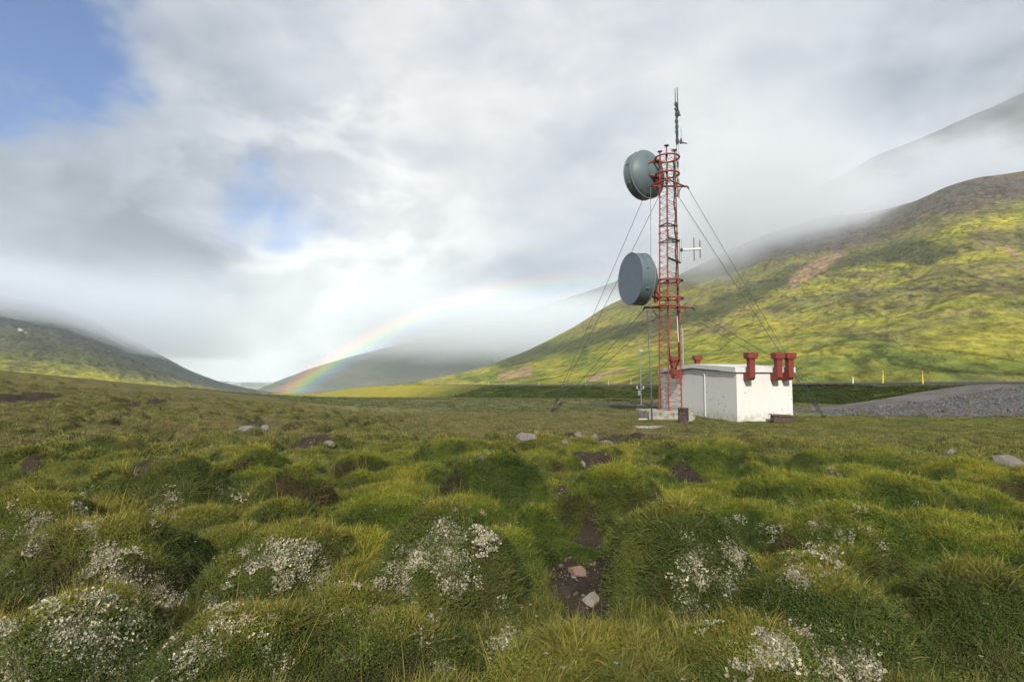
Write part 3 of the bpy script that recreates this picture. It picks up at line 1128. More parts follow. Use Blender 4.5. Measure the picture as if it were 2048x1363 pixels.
def f_right(t, P):
    x, y, z = t.sep(P)
    n = t.noise(t.vscale(P, 1 / 260, 1 / 260, 1 / 150), 1.0, 5, 0.6, dist=0.4)
    n2 = t.noise(t.vscale(P, 1 / 70, 1 / 70, 1 / 45), 1.0, 4, 0.6)
    zb = t.add(t.mul(t.math('MINIMUM', x, 660.0), 0.20), 72.0)                       # cloud base climbs to the right
    k = t.add(t.sub(z, zb), t.add(t.mul(t.sub(n, 0.5), 230.0), t.mul(t.sub(n2, 0.5), 130.0)))
    d = t.ramp01(k, -12.0, 70.0)
    torn = t.mul(t.ramp01(n, .50, .64), .30)                # torn scraps across the far crest
    d = t.mul(d, t.math('MAXIMUM', t.ramp01(k, 185.0, 90.0), torn))       # a bank that thins out upwards
    d = t.mul(d, t.ramp01(z, 690.0, 560.0))
    yn = t.add(y, t.mul(t.sub(n2, 0.5), 90.0))
    lo = t.sub(690.0, t.mul(t.math('MAXIMUM', t.sub(505.0, x), 0.0), 1.15))
    d = t.mul(d, t.ramp01(t.sub(yn, lo), 0.0, 150.0))
    u = t.math('DIVIDE', x, y)
    return t.mul(d, t.ramp01(u, 0.22, 0.38))


def f_mid(t, P):
    x, y, z = t.sep(P)
    n = t.noise(t.vscale(P, 1 / 480, 1 / 480, 1 / 230), 1.0, 5, 0.6, dist=0.4)
    u = t.math('DIVIDE', x, y)
    k = t.add(t.sub(z, t.sub(62.0, t.mul(u, 70.0))), t.mul(t.sub(n, 0.5), 150.0))
    d = t.mul(t.ramp01(k, -40.0, 120.0), t.ramp01(k, 330.0, 120.0))
    d = t.mul(d, t.ramp01(z, 560.0, 430.0))
    return t.mul(d, t.ramp01(u, -0.36, -0.16))


def f_left(t, P):
    x, y, z = t.sep(P)
    n = t.noise(t.vscale(P, 1 / 330, 1 / 330, 1 / 160), 1.0, 5, 0.6, dist=0.4)
    zb = t.add(t.mul(t.add(x, 1100.0), -0.13), 70.0)
    k = t.add(t.sub(z, zb), t.mul(t.sub(n, 0.5), 120.0))
    d = t.mul(t.ramp01(k, -20.0, 80.0), t.ramp01(k, 240.0, 70.0))
    d = t.mul(d, t.ramp01(z, 520.0, 430.0))
    u = t.math('DIVIDE', x, y)
    return t.mul(d, t.ramp01(u, -0.40, -0.62))


M['cloud_right'] = cloud_mat('cloud_right', 0.0070, f_right, 1, 0.30, (0.87, 0.91, 0.97))
M['cloud_mid'] = cloud_mat('cloud_mid', 0.0050, f_mid, 1, 0.5, (0.90, 0.94, 1.0))
M['cloud_left'] = cloud_mat('cloud_left', 0.0045, f_left, 1, 0.45, (0.84, 0.90, 0.98))
cr = wedge('cloud', 1240, 2320, 470, 1420, (70, 110), (700, 700), M['cloud_right'])
cm = wedge('cloud', 560, 1500, 1950, 2750, (30, 30), (570, 570), M['cloud_mid'])
cl = wedge('cloud', -420, 560, 1180, 1800, (45, 45), (530, 530), M['cloud_left'])
for o_, l_ in ((cr, 'grey cloud draped over the crest of the sunlit right hill'), (cm, 'pale rain cloud lying on the far hill behind the rainbow'), (cl, 'grey cloud capping the dark left mountain')):
    tag(o_, l_)

# ------------------------------------------------------------------ rainbow
m, t, out = mat_new('rainbow')
uv = t.new('ShaderNodeUVMap')
s = t.sep(uv.outputs[0])
ramp = t.new('ShaderNodeValToRGB')
ramp.color_ramp.interpolation = 'B_SPLINE'
els = ramp.color_ramp.elements
stops = [(0.0, (0, 0, 0)), (0.13, (.10, .04, .30)), (0.28, (.02, .16, .75)), (0.44, (.02, .80, .35)), (0.58, (.75, .95, .02)), (0.70, (1.0, .50, .0)), (0.84, (.95, .10, .02)), (1.0, (0, 0, 0))]
els[0].position, els[0].color = stops[0][0], (*stops[0][1], 1)
els[1].position, els[1].color = stops[-1][0], (*stops[-1][1], 1)
for p_, c_ in stops[1:-1]:
    e_ = els.new(p_)
    e_.color = (*c_, 1)
t.l.new(s[0], ramp.inputs[0])
em = t.new('ShaderNodeEmission')
t.l.new(ramp.outputs[0], em.inputs['Color'])
fade = t.math('POWER', t.ramp01(s[1], 1.0, 0.0, smooth=False), 0.9)
t.l.new(t.mul(fade, 0.37), em.inputs['Strength'])
tr_ = t.new('ShaderNodeBsdfTransparent')
ad = t.new('ShaderNodeAddShader')
t.l.new(tr_.outputs[0], ad.inputs[0])
t.l.new(em.outputs[0], ad.inputs[1])
t.l.new(ad.outputs[0], out.inputs['Surface'])
M['rainbow'] = m
anti = Vector((math.sin(R(9)) * math.cos(R(32)), math.cos(R(9)) * math.cos(R(32)), -math.sin(R(32))))
ra = anti.cross(Vector((0, 0, 1))).normalized()
rb = ra.cross(anti).normalized()
na, nc_ = 90, 12
P = np.zeros((na + 1, nc_ + 1, 3))
for i in range(na + 1):
    ch = R(178 - 100 * i / na)          # angle round the axis, from the left foot over the top
    for j in range(nc_ + 1):
        ps = R(40.15 + 2.4 * j / nc_)
        d = anti * math.cos(ps) + (ra * math.cos(ch) + rb * math.sin(ch)) * math.sin(ps)
        P[i, j] = Vector((0, 0, CAMZ)) + d * 1900
rbw = grid_mesh('rainbow', P, M['rainbow'])
uvl = rbw.data.uv_layers.new(name='UVMap')
vi = np.zeros(len(rbw.data.loops), np.int32)
rbw.data.loops.foreach_get('vertex_index', vi)
uvs = np.stack([(vi % (nc_ + 1)) / nc_, (vi // (nc_ + 1)) / na], -1).astype(np.float32)
uvl.data.foreach_set('uv', uvs.ravel())
tag(rbw, 'pale rainbow arching up from the valley floor into the cloud', 'rainbow', None, 'thing')
rbw.visible_shadow = True

# ------------------------------------------------------------------ radio tower
ZB = 0.52                                                   # top of the concrete plinth
legs = {'L': (at(1318.5, 817, 34.15), at(1319.8, 304, 34.1)), 'F': (at(1337.5, 820, 33.3), at(1333, 292, 33.35)), 'R': (at(1363.5, 816, 34.0), at(1349.5, 301, 34.0))}
for k_, (a, b) in legs.items():
    a.z = ZB
ZT = min(b.z for a, b in legs.values())


def legp(k_, z):
    a, b = legs[k_]
    f = (z - a.z) / (b.z - a.z)
    return a + (b - a) * f


def cen_at(z):
    return (legp('L', z) + legp('F', z) + legp('R', z)) / 3


def ztower(py, D=33.9):
    return at(1340, py, D).z


tb = cen_at(ZB)
tower = empty('radio_tower', (tb.x, tb.y, ZB), 'red lattice radio tower carrying two round grey dishes beside the white building', 'radio tower')
for k_ in 'LFR':
    a, b = legs[k_]
    mb = MB()
    mb.tube([a, b], 0.043, 8)
    mb.box(a + Vector((0, 0, 0.02)), (0.13, 0, 0), (0, 0.13, 0), (0, 0, 0.02))
    z = ZB + 1.5
    while z < ZT - 0.3:                                      # splice flanges
        mb.tube([legp(k_, z - .04), legp(k_, z + .04)], 0.085, 8)
        z += 3.0
    lg = mb.build('leg', M['red'], tower, smooth=40)
    mc = MB()
    mc.tube([b, b + Vector((0, 0, .05))], 0.14, 10)
    mc.build('cap', M['dark'], lg)
mb = MB()
z, i = ZB + 0.12, 0
BAY = 0.36
while z + BAY < ZT - 0.2:
    for a, b in (('L', 'F'), ('F', 'R'), ('R', 'L')):
        p, q = legp(a, z), legp(b, z)
        p2, q2 = legp(a, z + BAY), legp(b, z + BAY)
        mb.tube([p, q], 0.011, 5, False)
        mb.tube([p, q2] if i % 2 == 0 else [q, p2], 0.012, 5, False)
    z += BAY
    i += 1
mb.build('bracing', M['red'], tower)

# clamp rings
for zc, rad in ((ztower(317), 0.70), (ztower(350), 0.68), (ztower(562), 0.80), (ztower(597), 0.83)):
    c = cen_at(zc)
    mb = MB()
    mb.ring((c.x, c.y, zc), rad, 0.055, 44, 8, 1.0)
    for k_ in 'LFR':
        p = legp(k_, zc)
        dvec = (p - Vector((c.x, c.y, zc)))
        dvec.z = 0
        mb.tube([p, Vector((c.x, c.y, zc)) + dvec.normalized() * rad], 0.035, 6)
        mb.tube([p - Vector((0, 0, .12)), p + Vector((0, 0, .12))], 0.075, 8)
    mb.build('ring', M['red'], tower, smooth=50)

# outrigger frames that hold the guys
FR = {'upper': [at(1301, 369, 34.1), at(1370.5, 356, 34.2), at(1335, 379, 32.9)], 'lower': [at(1293.5, 613, 34.1), at(1381, 607.5, 34.2), at(1337.5, 619, 32.8)]}
for nm, (l, r, f) in FR.items():
    z = (l.z + r.z + f.z) / 3
    l.z = r.z = f.z = z
    mb = MB()
    mb.tube([l, r], 0.055, 8)
    mb.tube([l, f.lerp(l, .12)], 0.05, 8)
    mb.tube([f.lerp(l, .12), f.lerp(r, .12)], 0.05, 8)
    mb.tube([f.lerp(r, .12), r], 0.05, 8)
    for k_ in 'LFR':
        p = legp(k_, z)
        mb.tube([p - Vector((0, 0, .15)), p + Vector((0, 0, .15))], 0.08, 8)
        q = legp(k_, z - .75)
        mb.tube([q, (l if k_ == 'L' else r if k_ == 'R' else f).lerp(p, .35)], 0.028, 6)
    fr = mb.build('outrigger', M['red'], tower, smooth=50)
    for p, s_ in ((l, -1), (r, 1)):
        mb = MB()
        mb.tube([p, p + Vector((s_ * .10, 0, .01)), p + Vector((s_ * .17, 0, -.06)), p + Vector((s_ * .20, 0, -.18))], [.06, .06, .055, .03], 8)
        mb.build('hook', M['dark'], fr, smooth=50)

# dishes
def dish(c_face, beta, away, depth, rad, label, ring_z, tilt=0.0, deep=1.0):
    n = Vector((-math.cos(beta), math.sin(beta) * (1 if away else -1), tilt)).normalized()     # looks out along n
    axis = -n
    mb = MB()
    R_ = rad
    mb.lathe(c_face, axis, [(0.05, R_ - .03), (0.0, R_ + .012), (0.02, R_ + .03), (0.06, R_ + .03), (0.08, R_), (depth * .5 - .02, R_), (depth * .5 - .015, R_ + .02),
                            (depth * .5 + .015, R_ + .02), (depth * .5 + .02, R_), (depth - .02, R_)])
    bk = [(depth - .01, R_), (depth + .05, R_ - .02), (depth + .20 * deep, R_ * .90), (depth + .36 * deep, R_ * .76), (depth + .50 * deep, R_ * .60), (depth + .58 * deep, R_ * .48),
          (depth + .60 * deep, R_ * .42), (depth + .72 * deep, R_ * .40), (depth + .75 * deep, R_ * .36), (depth + .84 * deep, R_ * .2), (depth + .87 * deep, .12), (depth + .88 * deep, 0.0)]
    mb.lathe(c_face, axis, bk)
    d = mb.build('dish', M['dish'], tower, smooth=35)
    d['label'] = label
    mr = MB()
    mr.lathe(c_face, axis, [(.045, 0.0), (.03, R_ * .5), (.02, R_ - .02)], 56)
    mr.build('radome', M['radome'], d, smooth=60)
    mr = MB()
    mr.lathe(c_face, axis, [(depth - .03, R_ + .005), (depth - .03, R_ + .045), (depth + .02, R_ + .045), (depth + .02, R_ - .01)], 56)
    for k_ in range(8):
        a_ = axis.cross(Vector((0, 0, 1))).normalized()
        b_ = a_.cross(axis)
        tt = 2 * math.pi * k_ / 8 + .3
        p = Vector(c_face) + axis * (depth * .5) + (a_ * math.cos(tt) + b_ * math.sin(tt)) * (R_ + .03)
        mr.box(p, axis * .1, (a_ * -math.sin(tt) + b_ * math.cos(tt)) * .025, (a_ * math.cos(tt) + b_ * math.sin(tt)) * .03)
    mr.build('rim_band', M['rim'], d, smooth=35)
    # mounting arms from the dish back to the clamp rings
    mm = MB()
    a_ = axis.cross(Vector((0, 0, 1))).normalized()
    b_ = a_.cross(axis)
    hub = Vector(c_face) + axis * (depth + .5 * deep)
    for zr in ring_z:
        c = cen_at(zr)
        c.z = zr
        dv = (hub - c)
        dv.z = 0
        dv.normalize()
        sd = Vector((-dv.y, dv.x, 0))
        for s_ in (-1, 1):
            onr = c + dv * .62 + sd * s_ * .32
            tgt = hub + sd * s_ * .62 + Vector((0, 0, (zr - hub.z) * .55)) - axis * .08
            mm.tube([onr, tgt], .055, 8)
            mm.box(tgt, sd * .09, dv * .06, Vector((0, 0, .1)), .02)
        mm.tube([c + dv * .66 + sd * -.36, c + dv * .66 + sd * .36], .05, 8)
    zs = sorted(ring_z)
    c = cen_at(zs[0])
    dv = hub - c
    dv.z = 0
    dv.normalize()
    p0 = Vector((c.x, c.y, 0)) + dv * .80
    mm.box(Vector((p0.x, p0.y, (zs[0] + zs[1]) / 2 - .05)), dv * .09, Vector((-dv.y, dv.x, 0)) * .12, (0, 0, (zs[1] - zs[0]) / 2 + .22), .02)
    mm.build('bracket', M['red'], d, smooth=40)
    # feeder behind the hub
    mf = MB()
    mf.tube([Vector(c_face) + axis * (depth + .8 * deep), Vector(c_face) + axis * (depth + .95 * deep), Vector(c_face) + axis * (depth + 1.0 * deep) + Vector((0, 0, -.25))], .06, 8)
    mf.build('feed_pipe', M['dark'], d, smooth=40)
    return d


dish(at(1259.5, 557.5, 33.25), R(16), False, .80, 1.50, 'lower dish, its flat round cover turned towards the viewer', (ztower(562), ztower(597)))
dish(at(1295, 348.5, 35.0) + Vector((-.55, .83, 0)) * .62, R(56), True, .62, 1.46, 'upper dish, seen from behind with its domed back', (ztower(317), ztower(350)))

# mast with its antennas
mb = MB()
m0, m1, m2 = at(1357, 394, 34.25), at(1354.6, 290, 34.2), at(1352.2, 205, 34.2)
mb.tube([m0, m1], .07, 10)
for py in (318, 350):
    p = m0.lerp(m1, (394 - py) / 104)
    mb.tube([p, legp('R', p.z)], .035, 6)
mast = mb.build('mast', M['galv'], tower, smooth=40)
mb = MB()
mb.tube([m1, m1.lerp(m2, .4), m1.lerp(m2, .75), m2], [.085, .075, .06, .05], 8)
for f_, s_ in ((.1, 1), (.3, -1), (.42, 1), (.55, -1), (.72, 1), (.84, -1), (.95, -1)):
    p = m1.lerp(m2, f_)
    mb.tube([p, p + Vector((s_ * .13, 0, .03))], .03, 6)
    mb.tube([p - Vector((0, 0, .07)), p + Vector((0, 0, .07))], .1, 8)
pts_ = [m1.lerp(m2, i / 14) + Vector((.06 * math.cos(i * 2.1), -.06, 0)) for i in range(15)]
mb.tube(pts_, .03, 6)
mb.build('top_section', M['dark'], mast, smooth=50)
for (a, b, r_) in ((at(1350.8, 206, 34.2), at(1350, 177, 34.2), .028), (at(1356, 222, 34.1), at(1354.3, 175, 34.1), .032)):
    mb = MB()
    mb.tube([a, a.lerp(b, .1), b], [r_ * 1.4, r_, r_ * .7], 7)
    mb.build('whip_antenna', M['cable'], mast, smooth=50)
mb = MB()
a = at(1354, 226, 34.1)
mb.tube([a, at(1361.5, 231, 34.0)], .035, 6)
mb.tube([at(1357.5, 232, 34.05), at(1357.3, 222.5, 34.05)], .07, 8)
mb.build('antenna_bracket', M['dark'], mast, smooth=50)
mb = MB()
mb.tube([at(1355, 283, 34.1), at(1363, 285, 34.0), at(1374, 287, 33.9)], [.04, .05, .03], 7)
mb.tube([at(1362.3, 287, 34), at(1362.3, 277, 34)], [.09, .05], 8)
mb.tube([at(1362.3, 277, 34), at(1362, 257, 34)], .012, 5)
mb.build('whip_antenna', M['dark'], mast, smooth=50)
mb = MB()
lp = [at(1351, 301, 33.9), at(1346, 304, 33.9), at(1342, 301, 33.9), at(1342, 298, 33.9), at(1345, 298.5, 33.9), at(1350, 302, 33.9), at(1352, 300, 34)]
mb.tube(lp, .02, 6)
mb.build('cable_loop', M['cable'], mast, smooth=50)

# side-mounted two-element antenna
for (a, b) in ((at(1334.8, 475, 33.35), at(1360.5, 481.5, 34)), (at(1336, 515, 33.35), at(1361.5, 525, 34))):
    mb = MB()
    mb.tube([a, b], .062, 4)
    sa = mb.build('side_arm', M['dark'], tower)
mb = MB()
mb.tube([at(1361, 525, 33.95), at(1360.8, 477, 33.95)], .065, 10)
mb.build('side_pole', M['galv'], sa, smooth=40)
mb = MB()
mb.tube([at(1361, 500, 33.9), at(1366, 499, 33.85)], .09, 8)
mb.build('clamp', M['dark'], sa, smooth=40)
mb = MB()
mb.tube([at(1364, 499.5, 33.9), at(1401.5, 497.3, 33.7)], [.065, .075], 10)
mb.build('boom', M['white'], sa, smooth=40)
for (px, ya, yb) in ((1388, 475, 521), (1400, 480, 516)):
    mb = MB()
    mb.tube([at(px + .4, yb, 33.75), at(px - .4, ya, 33.75)], .026, 6)
    mb.build('dipole', M['dark'], sa, smooth=40)
for py in (450.5, 483.5):
    mb = MB()
    z = ztower(py)
    for a, b in (('L', 'F'), ('F', 'R'), ('R', 'L')):
        mb.tube([legp(a, z).lerp(legp(b, z), -.08), legp(b, z).lerp(legp(a, z), -.08)], .035, 4)
    mb.build('clamp_frame', M['dark'], tower)

# feeder cables down two legs, a white conduit among them
def cab(k_, z0, z1, off, wob, rad, extra_top=None, extra_bot=None):
    mb = MB()
    n = 26
    pts_ = []
    for i in range(n + 1):
        z = z0 + (z1 - z0) * i / n
        pts_.append(legp(k_, z) + Vector(off) + Vector((wob * math.sin(i * 1.3), wob * math.cos(i * .9), 0)))
    pts_ = (extra_top or []) + pts_ + (extra_bot or [])
    mb.tube(pts_, rad, 7)
    return mb.build('cable', M['cable'], tower, smooth=60)


vt = at(1350.5, 738, 37.2)
cab('F', ztower(478), 4.4, (.03, .09, 0), .012, .045, None, [at(1340, 718, 34.5), at(1342.5, 730, 35.6), at(1346, 736, 36.7)])
cab('R', ztower(585), 4.2, (-.07, .05, 0), .010, .05, [], [at(1359, 718, 34.6), at(1354, 731, 35.8), vt])
cab('R', ztower(322), ztower(585), (-.10, -.02, 0), .035, .045)
cab('F', ztower(330), ztower(478), (.05, .05, 0), .015, .03)
mb = MB()
mb.tube([at(1354.2, 632, 33.9), at(1357, 684, 33.9)], .028, 7)
mb.build('conduit', M['white'], tower, smooth=60)

# plinth
mb = MB()
pc = Vector((8.90, 33.95, 0.19))
ax, ay = Vector((.995, .08, 0)), Vector((-.08, .995, 0))
mb.box(pc, ax * 1.28, ay * 1.25, (0, 0, .33), .03)
mb.box(pc + Vector((.75, -.05, -.06)), ax * .62, ay * 1.24, (0, 0, .32), .04)
pl = mb.build('plinth', M['concrete'])
tag(pl, 'mossy grey concrete block under the feet of the red lattice tower', 'plinth')
mb = MB()
c = ground_hit(1301, 854)
mb.box(c + Vector((0, 0, -.02)), (.75, .05, 0), (-.03, .45, 0), (0, 0, .06), .02)
tag(mb.build('slab', M['concrete']), 'thin pale concrete slab lying in the grass before the tower', 'slab')
mb = MB()
c = at(1286, 837, 32.45)
mb.box((c.x, c.y, .09), (.26, 0, 0), (0, .06, 0), (0, 0, .025), .008)
tag(mb.build('plank', M['white']), 'short white plank lying at the left foot of the plinth', 'plank')

# guys
ANL, ANR = atz(1102, 823, .05), atz(1646, 834, .05)
ANB = at(1688, 800, 52)
ANF = atz(1302.5, 842, .1)
ANF.z = float(ground_z(ANF.x, ANF.y)) + .1
ul, ur, uf = FR['upper']
ll, lr, lf = FR['lower']
GUYS = [
    (ul + Vector((-.18, 0, -.15)), ANL, 'thin steel guy wire from the upper frame, outermost of the four to the left anchor'),
    (uf, ANL + Vector((.05, 0, 0)), 'thin steel guy wire from the upper frame, passing just inside the outermost left wire'),
    (ll + Vector((-.18, 0, -.15)), ANL + Vector((.1, 0, 0)), 'low guy wire from the left end of the lower frame to the left anchor'),
    (lf, ANL + Vector((.15, 0, 0)), 'lowest guy wire from the front of the lower frame to the left anchor'),
    (ur + Vector((.2, 0, -.18)), ANR + Vector((.08, 0, 0)), 'outermost right guy wire from the upper frame to the right ground anchor'),
    (uf, ANR, 'second right guy wire from the upper frame, nearer the tower than the outermost'),
    (lr + Vector((.2, 0, -.18)), ANB + Vector((.6, 0, 0)), 'guy wire from the right end of the lower frame, running down behind the building'),
    (lf, ANB, 'guy wire from the front of the lower frame, slanting down behind the white building'),
    (ul, ANF, 'near vertical guy wire from the upper frame down past the lower dish'),
    (ll, ANF + Vector((.07, 0, 0)), 'near vertical guy wire from the lower frame down to the plinth'),
]
for a, b, lab in GUYS:
    Lg = (a - b).length
    mid = [b.lerp(a, s_) + Vector((0, 0, -Lg * .004 * 4 * s_ * (1 - s_))) for s_ in np.linspace(0, 1, 13)]
    g = empty('guy_wire', b, lab, 'guy wire', 'guy wires of the radio tower')
    mb = MB()
    mb.tube(mid, .016, 5)
    mb.build('wire', M['wire'], g, smooth=60)
    if b is not ANF:
        mb = MB()
        mb.tube([b, b.lerp(a, min(.12, 1.3 / Lg))], .020, 6)
        mb.tube([b.lerp(a, .8 / Lg), b.lerp(a, 1.15 / Lg)], .036, 6)
        mb.build('turnbuckle', M['dark'], g, smooth=60)
    else:
        mb = MB()
        mb.tube([b, b.lerp(a, 1.1 / Lg)], .03, 6)
        mb.build('turnbuckle', M['dark'], g, smooth=60)
for p, lab in ((ANL, 'dark ground anchor where four guy wires meet left of the tower'), (ANR, 'dark ground anchor at the right of the white building')):
    mb = MB()
    mb.tube([p + Vector((.05, .1, -.25)), p + Vector((.06, 0, .12))], .07, 8)
    mb.box(p + Vector((.06, 0, .1)), (.16, 0, 0), (0, .03, 0), (0, 0, .06), .015)
    tag(mb.build('guy_anchor', M['rust'], smooth=40), lab, 'guy anchor', 'ground anchors of the guy wires')

# ------------------------------------------------------------------ the white building
A = Vector((12.23, 31.4, 0))
ex, ey = Vector((.987, .158, 0)), Vector((-.158, .987, 0))
WX, WY, HE, HR = 3.32, 10.0, 2.70, 2.97
bld = empty('utility_building', A, 'small windowless white concrete building with red wall vents', 'building')


def bp(x, y, z):
    return A + ex * x + ey * y + Vector((0, 0, z))


mb = MB()
n = 1
prof = [(0, HE - .03), (WY / 2, HR - .03), (WY, HE - .03)]
vs = [bp(0, 0, -.3), bp(0, WY, -.3)] + [bp(0, y, z) for y, z in prof] + [bp(WX, 0, -.3), bp(WX, WY, -.3)] + [bp(WX, y, z) for y, z in prof]
mb.add(vs, [(0, 2, 3, 4, 1), (5, 6, 9, 8, 7), (0, 5, 7, 2), (1, 4, 9, 6), (2, 7, 8, 3), (3, 8, 9, 4)])
mb.build('wall', M['wall'], bld, smooth=20)
mb = MB()
ov, th = .14, .28
pr = [(-ov, HE), (WY / 2, HR), (WY + ov, HE)]
vs = []
for x in (-ov, WX + ov):
    for y, z in pr:
        vs += [bp(x, y, z), bp(x, y, z + th)]
fs = []
for i in range(2):
    a, b = 2 * i, 2 * i + 2
    fs += [(a, b, b + 1, a + 1), (6 + a, 6 + a + 1, 6 + b + 1, 6 + b), (a + 1, b + 1, 6 + b + 1, 6 + a + 1), (a, 6 + a, 6 + b, b)]
fs += [(0, 1, 7, 6), (4, 10, 11, 5)]
mb.add(vs, fs)
rf = mb.build('roof', M['fascia'], bld, smooth=20)
mb = MB()
pts_ = [bp(-ov - .012, 1.5, HE + .10), bp(-ov - .012, WY / 2, HR + .03), bp(-ov - .012, WY - .2, HE + .03)]
mb.tube(pts_, .014, 5)
mb.build('cable', M['cable'], rf)
mb = MB()
yp = 3.45
mb.tube([bp(-.05, yp, .05), bp(-.05, yp, HE - .1), bp(-.05, yp + .12, HE - .02)], .032, 8)
mb.build('downpipe', M['white'], bld, smooth=40)
mb = MB()
mb.tube([bp(-.03, 7.8, HE - .35), bp(-.35, 7.2, HE - .12)], .05, 6)
mb.tube([bp(-.03, 7.7, HE - .05), bp(-.6, 8.0, HE + .02)], .05, 6)
mb.build('cable_entry', M['dark'], bld, smooth=40)


def vent(base, out, side, label=None, k=1.0):
    """base: point on the wall face at the duct's foot; out: unit vector away from the wall"""
    up = Vector((0, 0, 1))
    mb = MB()
    w, dpt = .150 * k, .16 * k
    oc = base + out * .52
    # foot box back to the wall with a chamfered outer edge
    yv = [(-.02, 0.0), (.52 + dpt - .16, 0.0), (.52 + dpt, .16), (.52 + dpt, 1.15), (.52 - dpt, 1.15), (.52 - dpt, .42), (-.02, .42)]
    vs, fs = [], []
    for s_ in (-1, 1):
        for (o_, z_) in yv:
            vs.append(base + out * o_ + side * s_ * w + up * z_)
    nn = len(yv)
    fs.append(tuple(range(nn)))
    fs.append(tuple(range(2 * nn - 1, nn - 1, -1)))
    for i in range(nn):
        j = (i + 1) % nn
        fs.append((i, i + nn, j + nn, j))
    mb.add(vs, fs)
    v = mb.build('vent', M['vent_red'], bld, smooth=10)
    mh = MB()
    a, b = side * (.285 * k), out * (.25 * k)
    mh.box(oc + up * 1.34, a, b, up * .15, .012)
    mh.box(oc + up * 1.165, side * (w + .06), out * (dpt + .06), up * .03)
    lo = [oc + up * 1.135 + side * sx * (w + .015) + out * sy * (dpt + .015) for sx, sy in ((-1, -1), (1, -1), (1, 1), (-1, 1))]
    mh.build('hood', M['vent_red'], v, smooth=10)
    return v


for px in (1499.5, 1558.5, 1583):
    X = (px - 1024) / FPX * 30.9
    s_ = (X - A.x) / ex.x
    b = bp(s_, 0, 2.27)
    vent(b, -ey, ex)
vent(bp(0, 6.7, 2.30), -ex, ey)
vent(bp(3.08, WY, 2.50), ey, ex)

# things round the building
c = atz(1367, 846, 0)
c.z = float(ground_z(c.x, c.y)) - .03
bar = empty('oil_drum', c, 'battered dark oil drum standing in front of the plinth', 'barrel')
mb = MB()
r0 = .275
prof = [(0, r0 - .01), (0, r0), (.02, r0 + .012), (.04, r0)]
for zz_ in (.27, .54):
    prof += [(zz_ - .03, r0), (zz_ - .015, r0 + .02), (zz_ + .015, r0 + .02), (zz_ + .03, r0)]
prof += [(.80, r0), (.82, r0 + .014), (.84, r0 + .012), (.84, r0 - .02), (.80, r0 - .03), (.2, r0 - .03), (.19, 0)]
mb.lathe(c, (0, 0, 1), prof, 28)
bo = mb.build('body', M['rust'], bar, smooth=35)
for v in bo.data.vertices:                                   # dents
    a_ = math.atan2(v.co.y, v.co.x)
    k_ = 1 - .10 * max(0, math.cos(a_ - 4.2)) ** 6 * math.exp(-((v.co.z - .5) / .2) ** 2) - .07 * max(0, math.cos(a_ - 5.6)) ** 8
    v.co.x *= k_
    v.co.y *= k_
    if v.co.z > .7:
        v.co.z -= .12 * max(0, math.cos(a_ - 5.3)) ** 3
mb = MB()
for p, s_ in ((Vector((.42, .25, .32)), .13), (Vector((.34, .2, .55)), .09)):
    mb.box(c + p, Vector((s_, .03, .02)), Vector((-.02, s_ * .8, 0)), Vector((0, .02, s_ * 1.6)), .02)
tag(mb.build('scrap_panel', M['concrete'], smooth=30), 'broken grey panel leaning behind the oil drum', 'scrap panel')
c = atz(1552, 843, 0)
c = Vector((c.x, 30.95, -.03))
cr_ = empty('crate', c, 'low brown wooden box with a sloping lid against the front wall', 'crate')
mb = MB()
for i in range(5):
    mb.box(c + Vector((-.42 + .21 * i, -.19, .19)), (.1, 0, 0), (0, .018, 0), (0, 0, .18), .006)
for s_ in (-1, 1):
    mb.box(c + Vector((s_ * .53, 0, .19)), (.02, 0, 0), (0, .19, 0), (0, 0, .18), .006)
mb.box(c + Vector((0, .19, .22)), (.52, 0, 0), (0, .018, 0), (0, 0, .22), .006)
mb.build('body', M['timber'], cr_)
mb = MB()
mb.box(c + Vector((-.02, -.01, .425)), (.60, 0, -.03), (0, .25, .035), (.0, -.003, .018), .006)
mb.build('lid', M['timber'], cr_)
mb = MB()
mb.tube([c + Vector((-.56, -.05, .16)), c + Vector((-.68, -.1, .22))], .08, 8)
mb.build('spout', M['rust'], cr_, smooth=40)


def pole(name, px, ybase, ytop, D, rad, mat, label, cat, group=None, z=None):
    b, tpt = at(px, ybase, D), at(px, ytop, D)
    b.x = tpt.x = (b.x + tpt.x) / 2
    if z is not None: b.z = z
    return b, tpt


b = atz(1282.5, 811, 0.0)
D = b.y
b.z = float(ground_z(b.x, b.y))
tp = at(1281, 703, D)
wp = empty('weather_mast', b, 'slim grey instrument pole with a crossarm left of the tower', 'weather mast')
mb = MB()
mb.tube([b - Vector((0, 0, .1)), tp], [.04, .032], 8)
mb.build('pole', M['galv'], wp, smooth=40)
mb = MB()
mb.box(b, (.3, 0, 0), (0, .3, 0), (0, 0, .08), .02)
mb.build('base', M['concrete'], wp)
zc = at(1282, 777.5, D).z
mb = MB()
mb.tube([Vector((b.x - .33, b.y, zc)), Vector((b.x + .2, b.y, zc))], .022, 6)
ca = mb.build('crossarm', M['galv'], wp, smooth=40)
for dx in (-.33, .2):
    mb = MB()
    mb.tube([Vector((b.x + dx, b.y, zc)), Vector((b.x + dx, b.y, zc + .1)), Vector((b.x + dx, b.y, zc + .24))], [.03, .07, .08], 8)
    mb.build('sensor', M['white'], ca, smooth=40)
mb = MB()
mb.box(Vector((b.x - .16, b.y - .08, zc - .33)), (.1, 0, 0), (0, .08, 0), (0, 0, .2), .015)
mb.build('instrument_box', M['white'], wp)
mb = MB()
mb.tube([tp, tp + Vector((0, 0, .1))], .07, 8)
mb.tube([tp + Vector((-.1, 0, .12)), tp + Vector((.22, 0, .06))], [.08, .05], 8)
mb.build('wind_sensor', M['white'], wp, smooth=40)

